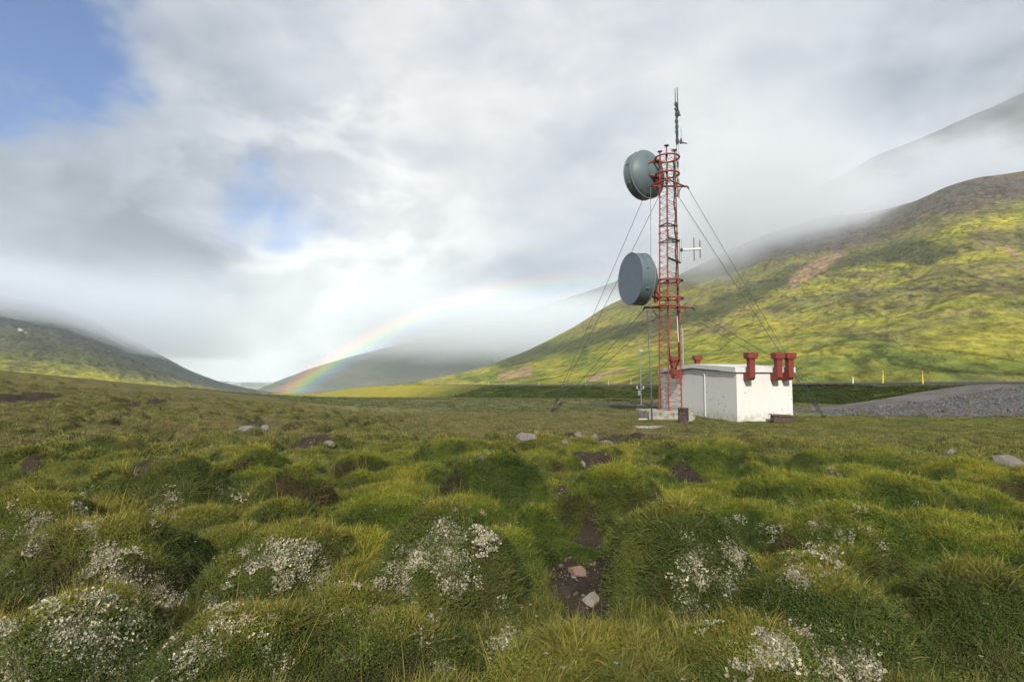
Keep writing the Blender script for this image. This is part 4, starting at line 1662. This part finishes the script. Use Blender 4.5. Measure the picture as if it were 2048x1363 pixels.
D = 44.5
b, tp = at(1365.8, 800, D), at(1365.3, 656, D)
b.z = 0
b.x = tp.x
pm = empty('antenna_pole', b, 'thin grey antenna pole rising behind the white building', 'pole')
mb = MB()
mb.tube([b, tp], .05, 8)
mb.build('pole', M['galv'], pm, smooth=40)
mb = MB()
zc = at(1365, 658, D).z
mb.tube([Vector((tp.x - .25, tp.y, zc)), Vector((tp.x + .3, tp.y, zc))], .03, 6)
mb.tube([Vector((tp.x - .08, tp.y, zc - .1)), Vector((tp.x - .08, tp.y, zc + .25))], .03, 6)
mb.build('crossarm', M['galv'], pm, smooth=40)

# small pole behind the tower foot with a loop top
# road marker posts
POSTS = [(1706, 763, 753, 'w'), (1766, 764, 742, 'y'), (1846, 766, 743, 'y'), (1262, 769, 757, 'w'), (1217, 769, 759, 'w'), (1171, 769.5, 760, 'w'), (1132, 769.5, 762, 'w'),
         (1078, 769.5, 762, 'w'), (1012, 769.5, 762.5, 'w'), (977, 769.5, 763, 'w'), (920, 769.5, 763, 'w'), (882, 769.5, 763.5, 'w'), (866, 769.5, 763.5, 'w'), (800, 771, 765, 'w'), (770, 772, 766, 'w')]
rp = np.array([[p[0], p[2]] for p in ROADPX])[::-1]
PLAB = {1706: 'short white marker post on the road verge left of the yellow posts', 1766: 'taller yellow marker post on the road verge, left of its twin',
        1846: 'yellow marker post on the road verge nearest the track junction'}
for px, yb, yt, kd in POSTS:
    D = float(np.interp(px, rp[:, 0], rp[:, 1])) - .25
    b, tp = at(px, yb, D), at(px - (1.2 if px == 1846 else 0), yt, D)
    lab = PLAB.get(px, 'small pale marker post along the distant stretch of road')
    g = empty('marker_post', b, lab, 'marker post', 'marker posts along the road')
    h = tp.z - b.z
    mb = MB()
    w = .042 if kd == 'y' else (.05 if px > 1500 else .032)
    ax_ = Vector((w, 0, 0))
    dv = tp - b
    mb.box(b + dv * .5 - Vector((0, 0, .15)), ax_, (0, w * .5, 0), dv * .5 + Vector((0, 0, .15)), .01)
    mb.build('post', M['yellow'] if kd == 'y' else (M['white'] if px > 1500 else M['post']), g)
    mb = MB()
    mb.box(b + dv * .85 - Vector((0, w * .5 + .006, 0)), (w * .8, 0, 0), (0, .005, 0), (0, 0, h * .07))
    mb.build('reflector', M['rim'], g)

# power-line poles out on the hillside
for px, yb, yt, D, lab in ((1643, 652, 632, 250, 'left leg of the faint timber pole pair on the right hillside'), (1651, 651, 631, 250, 'right leg of the faint timber pole pair on the right hillside'),
                           (984, 728, 718, 640, 'tiny timber pole on the hill shoulder left of the tower')):
    b, tp = at(px, yb, D), at(px, yt, D)
    g = empty('power_pole', b, lab, 'power pole', 'power line poles on the hill')
    mb = MB()
    mb.tube([b - Vector((0, 0, 6)), tp], [.16, .12], 7)
    mb.build('shaft', M['pole'], g, smooth=40)
    mb = MB()
    mb.box(tp - Vector((0, 0, .5)), (1.0, 0, 0), (0, .08, 0), (0, 0, .09))
    mb.build('crossarm', M['pole'], g)

# ------------------------------------------------------------------ rocks
def rock(px, py, w, h, mat, label, seed, name='rock', group=None, flat=False):
    p = ground_hit(px, py)
    D = p.y
    rx = .5 * w * D / FPX
    rz = h * D / FPX * (.75 if not flat else .6)
    ry = rx * random.uniform(.6, .85)
    import bmesh
    bm = bmesh.new()
    bmesh.ops.create_icosphere(bm, subdivisions=4, radius=1.0)
    rng = random.Random(seed)
    pl_ = [(Vector((rng.gauss(0, 1), rng.gauss(0, 1), rng.gauss(0, .8))).normalized(), rng.uniform(.45, .82)) for _ in range(15)]
    for v in bm.verts:
        d = v.co.normalized()
        r_ = 1.0
        for nrm, o_ in pl_:
            dt = d.dot(nrm)
            if dt > 1e-3: r_ = min(r_, o_ / dt)
        r_ += .05 * (float(fbm(d.x * 3 + 9, d.y * 3 + d.z * 2.1, seed, 4)) - .5)
        v.co = d * r_
        v.co.x *= rx * 1.25
        v.co.y *= ry * 1.25
        v.co.z *= rz * 1.25
    a_ = rng.uniform(-.5, .5)
    bmesh.ops.rotate(bm, verts=bm.verts, cent=(0, 0, 0), matrix=Matrix.Rotation(a_, 3, 'Z'))
    for f in bm.faces: f.smooth = True
    for e in bm.edges:
        if e.calc_face_angle(0) > R(16): e.smooth = False
    me = bpy.data.meshes.new(name)
    bm.to_mesh(me)
    bm.free()
    o = bpy.data.objects.new(name, me)
    COL.objects.link(o)
    me.materials.append(mat)
    o.location = p + Vector((0, ry * .3, -rz * .05))
    tag(o, label, 'rock', group or 'rocks showing in the heath')
    return o


ROCKS = [
    (1153, 1148, 40, 24, 'rock_pink', 'pinkish brown stone in the bare soil hollow, above the pale stone'),
    (1180, 1208, 42, 24, 'rock_pale', 'pale grey stone in the bare soil hollow, lowest of all stones'),
    (1903, 908, 30, 15, 'rock', 'small grey boulder in the turf left of the flat boulder'),
    (2022, 934, 70, 26, 'rock', 'large flat grey boulder at the right edge of the photo'),
    (1052, 876, 50, 13, 'rock', 'flat grey stone lying left of the orange stone'),
    (1073, 870, 12, 12, 'rock_pink', 'small orange stone standing at the end of the flat grey stone'),
    (1158, 874, 26, 14, 'rock', 'grey stone in the eroded patch before the tower'),
    (1190, 877, 18, 10, 'rock', 'small stone at the right end of the eroded patch'),
    (1215, 888, 34, 12, 'rock', 'low stone on the right below the eroded patch'),
    (1164, 928, 14, 10, 'rock_pale', 'small pale stone at the head of the soil gully'),
    (1188, 938, 14, 9, 'rock_pink', 'small pinkish stone inside the soil gully'),
    (497, 858, 34, 14, 'rock', 'pale weathered stone in the heath on the left'),
    (527, 859, 26, 11, 'rock', 'weathered stone just right of its pale neighbour on the left'),
    (1130, 886, 22, 9, 'rock', 'low stone below the flat grey stone'),
    (655, 888, 24, 12, 'rock', 'dark weathered stone near a bare mound left of centre'),
]
for i, (px, py, w, h, mt, lab) in enumerate(ROCKS):
    rock(px, py, w, h, M[mt], lab, 40 + i)

# ------------------------------------------------------------------ ground cover (nobody could count it)
def tuft_mat(name, trans=0.25, var=0.35, rough=0.7):
    m, t, out = mat_new(name)
    a = t.new('ShaderNodeAttribute', attribute_name='tint', attribute_type='INSTANCER')
    b = t.new('ShaderNodeAttribute', attribute_name='shade')
    c = t.vmath('MULTIPLY', a.outputs['Color'], b.outputs['Color'])
    p = t.new('ShaderNodeBsdfPrincipled')
    t.put(p.inputs['Base Color'], c)
    p.inputs['Roughness'].default_value = rough
    p.inputs['Specular IOR Level'].default_value = 0.2
    tl_ = t.new('ShaderNodeBsdfTranslucent')
    t.put(tl_.inputs['Color'], t.vmath('MULTIPLY', c, (1.1, 1.1, .6)))
    mx = t.new('ShaderNodeMixShader')
    mx.inputs[0].default_value = trans
    t.l.new(p.outputs[0], mx.inputs[1])
    t.l.new(tl_.outputs[0], mx.inputs[2])
    t.l.new(mx.outputs[0], out.inputs['Surface'])
    return m


M['grass'] = tuft_mat('grass')
M['lichen'] = tuft_mat('lichen', 0.1, 0.2, 0.9)


def blade_proto(name, coll, n, h, spread, width, bend, seed, segs=3, hv=.35, mat='grass', upright=.35, dry=.12):
    rng = np.random.default_rng(seed)
    vs, fs, cs = [], [], []
    for i in range(n):
        a = rng.uniform(0, 2 * math.pi)
        r0 = spread * math.sqrt(rng.uniform(0, 1))
        x0, y0 = r0 * math.cos(a), r0 * math.sin(a)
        da = a + rng.normal(0, .9)
        hh = h * (1 + rng.normal(0, hv))
        if hh < h * .25: hh = h * .25
        lean = abs(rng.normal(upright, .28)) + .35 * r0 / max(spread, 1e-3)
        bd = bend * rng.uniform(.4, 1.4)
        w = width * rng.uniform(.6, 1.3)
        sx, sy = -math.sin(da + rng.normal(0, .7)), math.cos(da + rng.normal(0, .7))
        px, pz, ang = 0.0, -.012, lean * .6
        o = len(vs)
        sh = rng.uniform(.62, 1.35)
        cc = np.array([sh * rng.uniform(.92, 1.1), sh, sh * rng.uniform(.7, 1.2)])
        if rng.uniform() < dry:
            cc = np.array([sh * 1.7, sh * 1.3, sh * 1.7])
        for k in range(segs + 1):
            f = k / segs
            ww = w * (1 - f ** 1.6) + w * .08
            X, Y = x0 + px * math.cos(da), y0 + px * math.sin(da)
            vs += [(X - sx * ww, Y - sy * ww, pz), (X + sx * ww, Y + sy * ww, pz)]
            cs += [cc, cc]
            st = hh / segs
            px += math.sin(ang) * st
            pz += math.cos(ang) * st
            ang += bd / segs
        for k in range(segs):
            q = o + 2 * k
            fs.append((q, q + 1, q + 3, q + 2))
    return proto_mesh(name, coll, vs, fs, cs, mat)


def proto_mesh(name, coll, vs, fs, cs, mat):
    me = bpy.data.meshes.new(name)
    me.from_pydata([tuple(v) for v in vs], [], fs)
    c4 = np.ones((len(vs), 4), np.float32)
    c4[:, :3] = np.array(cs)
    ca = me.color_attributes.new('shade', 'FLOAT_COLOR', 'POINT')
    ca.data.foreach_set('color', c4.ravel())
    me.materials.append(M[mat])
    o = bpy.data.objects.new(name, me)
    coll.objects.link(o)
    return o


def crumb_proto(name, coll, n, spread, size, seed, mat='lichen', flat=.6):
    """a patch of small crinkled lobes"""
    rng = np.random.default_rng(seed)
    vs, fs, cs = [], [], []
    for i in range(n):
        a = rng.uniform(0, 2 * math.pi)
        r0 = spread * math.sqrt(rng.uniform(0, 1))
        c = np.array([r0 * math.cos(a), r0 * math.sin(a), size * rng.uniform(.0, 1.2)])
        sh = rng.uniform(.65, 1.15)
        for q in range(5):
            d = rng.normal(0, 1, 3)
            d[2] = abs(d[2])
            d /= np.linalg.norm(d)
            e = np.cross(d, rng.normal(0, 1, 3))
            e /= np.linalg.norm(e)
            s = size * rng.uniform(.5, 1.2)
            o = len(vs)
            for p in (c - e * s * .3, c + d * s * .6 - e * s * .55, c + d * s * 1.1 + np.cross(d, e) * s * .2, c + d * s * .6 + e * s * .55, c + e * s * .3):
                vs.append(p)
                cs.append(np.array([sh, sh, sh * .96]))
            fs += [(o, o + 1, o + 2), (o, o + 2, o + 3), (o, o + 3, o + 4)]
    return proto_mesh(name, coll, vs, fs, cs, mat)


def leaf_proto(name, coll, n, spread, size, seed):
    """low mossy herb cushion of small round leaves"""
    rng = np.random.default_rng(seed)
    vs, fs, cs = [], [], []
    for i in range(n):
        a = rng.uniform(0, 2 * math.pi)
        r0 = spread * math.sqrt(rng.uniform(0, 1))
        c = np.array([r0 * math.cos(a), r0 * math.sin(a), rng.uniform(0, .035)])
        nrm = np.array([rng.normal(0, .6), rng.normal(0, .6), 1])
        nrm /= np.linalg.norm(nrm)
        e = np.cross(nrm, [rng.normal(), rng.normal(), 0])
        e /= np.linalg.norm(e)
        g = np.cross(nrm, e)
        s = size * rng.uniform(.6, 1.3)
        o = len(vs)
        sh = rng.uniform(.55, 1.3)
        for k in range(6):
            tt = 2 * math.pi * k / 6
            vs.append(c + e * s * math.cos(tt) + g * s * .6 * math.sin(tt) + nrm * s * .15 * math.cos(2 * tt))
            cs.append(np.array([sh, sh * 1.05, sh]))
        fs.append(tuple(range(o, o + 6)))
    return proto_mesh(name, coll, vs, fs, cs, 'grass')


def stone_proto(name, coll, seed, mat):
    rng = random.Random(seed)
    import bmesh
    bm = bmesh.new()
    bmesh.ops.create_icosphere(bm, subdivisions=2, radius=.5)
    pl_ = [(Vector((rng.gauss(0, 1), rng.gauss(0, 1), rng.gauss(0, 1))).normalized(), rng.uniform(.28, .45)) for _ in range(9)]
    for v in bm.verts:
        d = v.co.normalized()
        r_ = .5
        for nrm, o_ in pl_:
            dt = d.dot(nrm)
            if dt > 1e-3: r_ = min(r_, o_ / dt)
        v.co = Vector((d.x * r_ * 1.2, d.y * r_, d.z * r_ * .7))
    me = bpy.data.meshes.new(name)
    bm.to_mesh(me)
    bm.free()
    c4 = np.ones((len(me.vertices), 4), np.float32)
    ca = me.color_attributes.new('shade', 'FLOAT_COLOR', 'POINT')
    ca.data.foreach_set('color', c4.ravel())
    me.materials.append(M[mat])
    o = bpy.data.objects.new(name, me)
    coll.objects.link(o)
    return o


def scatter(name, coll, P, rot, scl, idx, tint, label):
    me = bpy.data.meshes.new(name)
    me.vertices.add(len(P))
    me.vertices.foreach_set('co', np.asarray(P, np.float32).ravel())
    def at_(nm, typ, data, key):
        a = me.attributes.new(nm, typ, 'POINT')
        a.data.foreach_set(key, np.ascontiguousarray(data).ravel())
    at_('rot', 'FLOAT_VECTOR', rot.astype(np.float32), 'vector')
    at_('scl', 'FLOAT_VECTOR', scl.astype(np.float32), 'vector')
    at_('idx', 'INT', idx.astype(np.int32), 'value')
    t4 = np.ones((len(P), 4), np.float32)
    t4[:, :3] = tint
    at_('tint', 'FLOAT_COLOR', t4, 'color')
    o = bpy.data.objects.new(name, me)
    COL.objects.link(o)
    ng = bpy.data.node_groups.new(name + '_scatter', 'GeometryNodeTree')
    ng.interface.new_socket('Geometry', in_out='INPUT', socket_type='NodeSocketGeometry')
    ng.interface.new_socket('Geometry', in_out='OUTPUT', socket_type='NodeSocketGeometry')
    N, Lk = ng.nodes, ng.links
    gi, go = N.new('NodeGroupInput'), N.new('NodeGroupOutput')
    ip = N.new('GeometryNodeInstanceOnPoints')
    ci = N.new('GeometryNodeCollectionInfo')
    ci.inputs['Collection'].default_value = coll
    ci.inputs['Separate Children'].default_value = True
    ci.inputs['Reset Children'].default_value = True
    def named(nm, typ):
        nd = N.new('GeometryNodeInputNamedAttribute')
        nd.data_type = typ
        nd.inputs['Name'].default_value = nm
        return nd.outputs['Attribute']
    Lk.new(gi.outputs[0], ip.inputs['Points'])
    Lk.new(ci.outputs[0], ip.inputs['Instance'])
    ip.inputs['Pick Instance'].default_value = True
    Lk.new(named('idx', 'INT'), ip.inputs['Instance Index'])
    Lk.new(named('rot', 'FLOAT_VECTOR'), ip.inputs['Rotation'])
    Lk.new(named('scl', 'FLOAT_VECTOR'), ip.inputs['Scale'])
    Lk.new(ip.outputs[0], go.inputs[0])
    md = o.modifiers.new('scatter', 'NODES')
    md.node_group = ng
    tag(o, label, None, None, 'stuff')
    return o


def collection(name):
    return bpy.data.collections.new(name)                    # holds shapes only; never linked into the scene


def sample_polar(n, r0, r1, az0=-46, az1=46, power=0.35):
    """points in the view fan, denser close by; power 0 = even on the ground"""
    u = RNG.uniform(0, 1, n)
    e = 2 - 2 * power
    r = (r0 ** e + u * (r1 ** e - r0 ** e)) ** (1 / e) if abs(e) > 1e-6 else r0 * (r1 / r0) ** u
    a = np.radians(RNG.uniform(az0, az1, n))
    return r * np.sin(a), r * np.cos(a), r


def normals(x, y, e=.06):
    zx = (ground_z(x + e, y) - ground_z(x - e, y)) / (2 * e)
    zy = (ground_z(x, y + e) - ground_z(x, y - e)) / (2 * e)
    return zx, zy


gcol = collection('grass_shapes')
blade_proto('a_turf', gcol, 90, .038, .080, .0016, .9, 1)
blade_proto('b_turf', gcol, 84, .032, .080, .0016, 1.2, 2, upright=.6)
blade_proto('c_long', gcol, 50, .095, .060, .0020, 1.5, 3, segs=4, upright=.45)
blade_proto('d_dry', gcol, 30, .062, .070, .0014, .9, 4, dry=.55)
leaf_proto('e_moss', gcol, 170, .085, .0048, 5)
blade_proto('f_far', gcol, 46, .046, .10, .0045, 1.0, 6, segs=2)
blade_proto('g_far', gcol, 40, .036, .10, .0050, 1.3, 7, segs=2, upright=.6)
blade_proto('h_stalk', gcol, 6, .17, .05, .0013, .5, 8, segs=4, upright=.15, dry=.9)


LONG = np.zeros((NY, NX), np.float32)
for i, (px, py, w, h) in enumerate([(1200, 1330, 380, 120), (585, 1000, 140, 70), (330, 990, 320, 60), (700, 1075, 220, 60), (1235, 1000, 220, 60), (1350, 1100, 200, 60), (170, 900, 220, 40),
                                    (990, 950, 200, 40), (520, 930, 130, 40), (60, 1150, 200, 60), (1800, 990, 160, 40), (1950, 1220, 260, 60), (700, 940, 120, 40), (1680, 1110, 240, 60), (350, 1260, 260, 80)]):
    q = ground_hit(px, py)
    stamp(LONG, q.x, q.y, .5 * w * q.y / FPX, .5 * w * q.y / FPX, 1.0, 700 + i, .6, .6, 0, 'set')


def blocked(x, y):
    """where no plants stand: building, plinth"""
    u = (x - A.x) * ex.x + (y - A.y) * ex.y
    v = (x - A.x) * ey.x + (y - A.y) * ey.y
    b_ = (u > -.03) & (u < WX + .03) & (v > -.03) & (v < WY)
    b_ |= (np.abs(x - 8.9) < 1.3) & (np.abs(y - 33.95) < 1.27)
    return b_


def plant_grass(n, r0, r1, near, power, size):
    x, y, r = sample_polar(n, r0, r1, power=power)
    soil_ = raster(SOIL, x, y)
    keep = (RNG.uniform(0, 1, n) > soil_ * 1.15) & ~blocked(x, y)
    hw_ = heath_w(x, y)
    keep &= (RNG.uniform(0, 1, n) < .25 + .75 * hw_)
    x, y, r = x[keep], y[keep], r[keep]
    m_ = len(x)
    hr = raster(HM, x, y)
    z = ground_z(x, y)
    zx, zy = normals(x, y)
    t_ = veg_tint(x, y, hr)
    lush_ = fbm(x * .9 + 40, y * .9, 171, 3)
    u = RNG.uniform(0, 1, m_)
    if near:
        idx = np.where(u < .32, 0, np.where(u < .58, 1, np.where(u < .58 + .05 * sstep(.42, .62, lush_) + .30 * (raster(LONG, x, y) > .3), 2, np.where(u < .80, 3, 4))))
        darkm = sstep(.54, .66, fbm(x * 1.9, y * 1.9, 51, 3))
        stp = raster(STEEP, x, y)
        idx = np.where((RNG.uniform(0, 1, m_) < np.maximum(darkm * .6, sstep(.5, 1.1, stp) * .42)), 4, idx)
        idx = np.where(RNG.uniform(0, 1, m_) < .03, 7, idx)
    else:
        idx = np.where(u < .5, 5, np.where(u < .93, 6, 3))
        idx = np.where(RNG.uniform(0, 1, m_) < .02, 7, idx)
    sc_ = size * RNG.uniform(.7, 1.35, m_) * (1 + .35 * (lush_ - .5))
    hk = np.ones(m_)
    hk *= lerp(.45, 1, heath_w(x, y))
    hk *= lerp(1, .55, sstep(4, 7, x) * sstep(20, 26, y))
    rot = np.stack([np.arctan(zy) * .75 + RNG.normal(0, .12, m_), -np.arctan(zx) * .75 + RNG.normal(0, .12, m_), RNG.uniform(0, 6.283, m_)], -1)
    # rotate yaw first, then tilt: compose through Euler XYZ needs yaw inside, so tilt is expressed in the yawed frame
    tx, ty = rot[:, 0].copy(), rot[:, 1].copy()
    cz, sz = np.cos(rot[:, 2]), np.sin(rot[:, 2])
    rot[:, 0], rot[:, 1] = tx * cz + ty * sz, -tx * sz + ty * cz
    bright = RNG.uniform(.78, 1.25, m_)[:, None]
    mossy = (idx == 4)[:, None]
    t_ = np.where(mossy, t_ * .95 * np.array([.93, 1.0, .9]), t_)
    return np.stack([x, y, z - .008], -1), rot, np.stack([sc_, sc_, sc_ * hk], -1), idx, t_ * bright


parts_ = [plant_grass(36000, 1.9, 7.5, True, .30, 1.0), plant_grass(52000, 7.0, 17, True, .30, 1.3), plant_grass(46000, 16, 47, False, .55, 1.9)]
# coarser tufts on the meadow and on the road embankment
mx, my, mr = sample_polar(16000, 40, 100, -30, 44, power=.7)
ok = (heath_w(mx, my) < .5) & ~blocked(mx, my)
ok &= fbm(mx * .12, my * .12, 191, 3) > .38
mx, my = mx[ok], my[ok]
mc = lerp(np.array([.075, .098, .032]), np.array([.140, .142, .060]), RNG.uniform(0, 1, len(mx))[:, None])
nv = len(emb.data.vertices)
ev = np.zeros(nv * 3)
emb.data.vertices.foreach_get('co', ev)
ev = ev.reshape(-1, 16, 3)
ne = 14000
ei, ej = RNG.uniform(0, ev.shape[0] - 1.001, ne), RNG.uniform(1.6, 14.9, ne)
i0, j0 = ei.astype(int), ej.astype(int)
a_, b_ = (ei - i0)[:, None], (ej - j0)[:, None]
EP = (ev[i0, j0] * (1 - a_) + ev[i0 + 1, j0] * a_) * (1 - b_) + (ev[i0, j0 + 1] * (1 - a_) + ev[i0 + 1, j0 + 1] * a_) * b_
EP = EP[(EP[:, 1] > 36) & (EP[:, 1] < 96)]
ec = lerp(np.array([.056, .088, .024]), np.array([.095, .118, .034]), (RNG.uniform(0, 1, len(EP)) ** 1.4)[:, None])
MP = np.concatenate([np.stack([mx, my, ground_z(mx, my)], -1), EP])
nm = len(MP)
ms = np.concatenate([RNG.uniform(2.2, 4.5, len(mx)), RNG.uniform(3.0, 6.5, len(EP))])
mh = np.concatenate([np.full(len(mx), .5), np.full(len(EP), .34)])
parts_.append((MP, np.stack([RNG.normal(0, .1, nm), RNG.normal(0, .1, nm), RNG.uniform(0, 6.28, nm)], -1), np.stack([ms, ms, ms * mh], -1), RNG.integers(5, 7, nm), np.concatenate([mc, ec])))
cat_ = [np.concatenate([p[i] for p in parts_]) for i in range(5)]
scatter('grass', gcol, *cat_, 'olive and yellow-green grass and moss covering the hummocky heath')

# white lichen crusts on the hummocks
lcol = collection('lichen_shapes')
for i in range(3):
    crumb_proto('abc'[i] + '_crumbs', lcol, 22, .032, .0062, 20 + i)
LICH = [(60, 1060, 70, 70, 1.0), (180, 1030, 60, 70, .8), (215, 1115, 60, 45, .8), (225, 1175, 110, 50, .8), (590, 1130, 110, 75, 1.0), (500, 1110, 70, 40, .5), (895, 1085, 60, 80, 1.0),
        (830, 1130, 60, 80, 1.0), (900, 1140, 110, 70, .8), (975, 1063, 60, 40, .8), (1455, 1150, 60, 90, .9), (1395, 1185, 60, 110, .7), (1400, 1110, 60, 50, .4), (20, 1290, 80, 90, .8),
        (140, 1270, 90, 80, .8), (475, 1235, 70, 80, .6), (330, 1210, 90, 90, .4), (1550, 1310, 130, 60, .7), (1690, 1335, 100, 70, .8), (1683, 948, 34, 22, .9), (270, 1330, 120, 60, .4),
        (40, 1350, 130, 40, .9), (1000, 1270, 50, 90, .4), (885, 1345, 40, 40, .5), (1640, 1110, 60, 40, .4), (1590, 1150, 50, 40, .35), (1830, 1015, 40, 20, .5), (980, 905, 40, 25, .5),
        (1640, 1270, 150, 40, .45), (330, 1010, 90, 50, .35), (465, 985, 80, 30, .4), (1580, 1090, 300, 150, .12), (300, 1250, 500, 200, .12), (1635, 1043, 25, 18, .6), (760, 1200, 300, 200, .05)]
LP = []
for (px, py, w, h, dn) in LICH:
    c = ground_hit(px, py)
    npt = int(dn * w * h * (.050 if py < 1180 else .036) * min(1.0, (5 / c.y)) ** .3)
    for _ in range(npt):
        qx, qy = px + RNG.normal(0, .30) * w, py + RNG.normal(0, .30) * h
        LP.append((qx, qy))
LP = np.array(LP)
# cast each spot on to the terrain, clumped by noise
keep = fbm(LP[:, 0] / 26, LP[:, 1] / 20, 181, 4) > .49
LP = LP[keep]
hits = []
for qx, qy in LP:
    d = ray(qx, min(qy, 1420))
    k = np.arange(2.2, 34, .012)
    zz = CAMZ + d[2] * k
    i = int(np.argmax(zz < ground_z(d[0] * k, d[1] * k) + .02))
    hits.append((d[0] * k[i], d[1] * k[i]))
hits = np.array(hits)
x, y = hits[:, 0], hits[:, 1]
zx, zy = normals(x, y)
m_ = len(x)
P_ = np.stack([x, y, ground_z(x, y) + .004 + RNG.uniform(0, .024, m_)], -1)
rot = np.stack([np.arctan(zy), -np.arctan(zx), np.zeros(m_)], -1)
sc_ = RNG.lognormal(-.1, .5, m_).clip(.3, 2.2) * (1 + .05 * y)
warm = RNG.uniform(0, 1, m_)[:, None]
tl_ = lerp(np.array([.56, .54, .43]), np.array([.45, .39, .28]), warm) * RNG.uniform(.6, 1.1, m_)[:, None]
# specks of small white flowers over the whole heath
xs, ys, rs = sample_polar(1500, 3, 34, power=.5)
ok = ~blocked(xs, ys) & (heath_w(xs, ys) > .5)
xs, ys = xs[ok], ys[ok]
P2 = np.stack([xs, ys, ground_z(xs, ys) + .05 + RNG.uniform(0, .05, len(xs))], -1)
P_ = np.concatenate([P_, P2])
rot = np.concatenate([rot, np.zeros((len(xs), 3))])
sc_ = np.concatenate([sc_, RNG.uniform(.18, .4, len(xs)) * (1 + .05 * ys)])
tl_ = np.concatenate([tl_, np.broadcast_to(np.array([.46, .44, .37]), (len(xs), 3))])
scatter('lichen', lcol, P_, rot, np.stack([sc_] * 3, -1), RNG.integers(0, 3, len(P_)), tl_, 'white lichen crusts and tiny white flowers on the hummocks')

# loose stones on the gravel bank, the track and the eroded soil
M['stone'] = tuft_mat('stone', 0.0, .2, .9)
scol = collection('stone_shapes')
for i in range(4):
    stone_proto('abcd'[i] + '_stone', scol, 60 + i, 'stone')
bv = np.zeros(len(gb.data.vertices) * 3)
gb.data.vertices.foreach_get('co', bv)
bv = bv.reshape(-1, 26, 3)
ns = 15000
ii, jj = RNG.uniform(0, bv.shape[0] - 1.001, ns), np.clip(RNG.uniform(.5, 25 - .001, ns), 0, 24.99)
i0, j0 = ii.astype(int), jj.astype(int)
fi, fj = (ii - i0)[:, None], (jj - j0)[:, None]
P_ = (bv[i0, j0] * (1 - fi) + bv[i0 + 1, j0] * fi) * (1 - fj) + (bv[i0, j0 + 1] * (1 - fi) + bv[i0 + 1, j0 + 1] * fi) * fj
sc_ = RNG.lognormal(math.log(.075), .5, ns).clip(.03, .32)
g_ = RNG.uniform(.6, 1.5, ns)[:, None]
tl_ = np.where(RNG.uniform(0, 1, ns)[:, None] < .2, np.array([.10, .080, .066]), np.array([.094, .096, .100])) * g_
# a few more on bare soil
sx, sy, sr = sample_polar(60000, 3, 30, power=.4)
ok = (raster(SOIL, sx, sy) > .5) & (RNG.uniform(0, 1, len(sx)) < .6)
sx, sy = sx[ok], sy[ok]
P2 = np.stack([sx, sy, ground_z(sx, sy)], -1)
P_ = np.concatenate([P_, P2])
sc_ = np.concatenate([sc_, RNG.lognormal(math.log(.018), .6, len(sx)).clip(.006, .09)])
tl_ = np.concatenate([tl_, np.broadcast_to(np.array([.10, .085, .068]), (len(sx), 3)) * RNG.uniform(.5, 1.7, (len(sx), 1))])
rot = RNG.uniform(0, 6.28, (len(P_), 3))
scatter('stones', scol, P_, rot, np.stack([sc_] * 3, -1), RNG.integers(0, 4, len(P_)), tl_, 'loose grey stones on the gravel bank and bare soil')
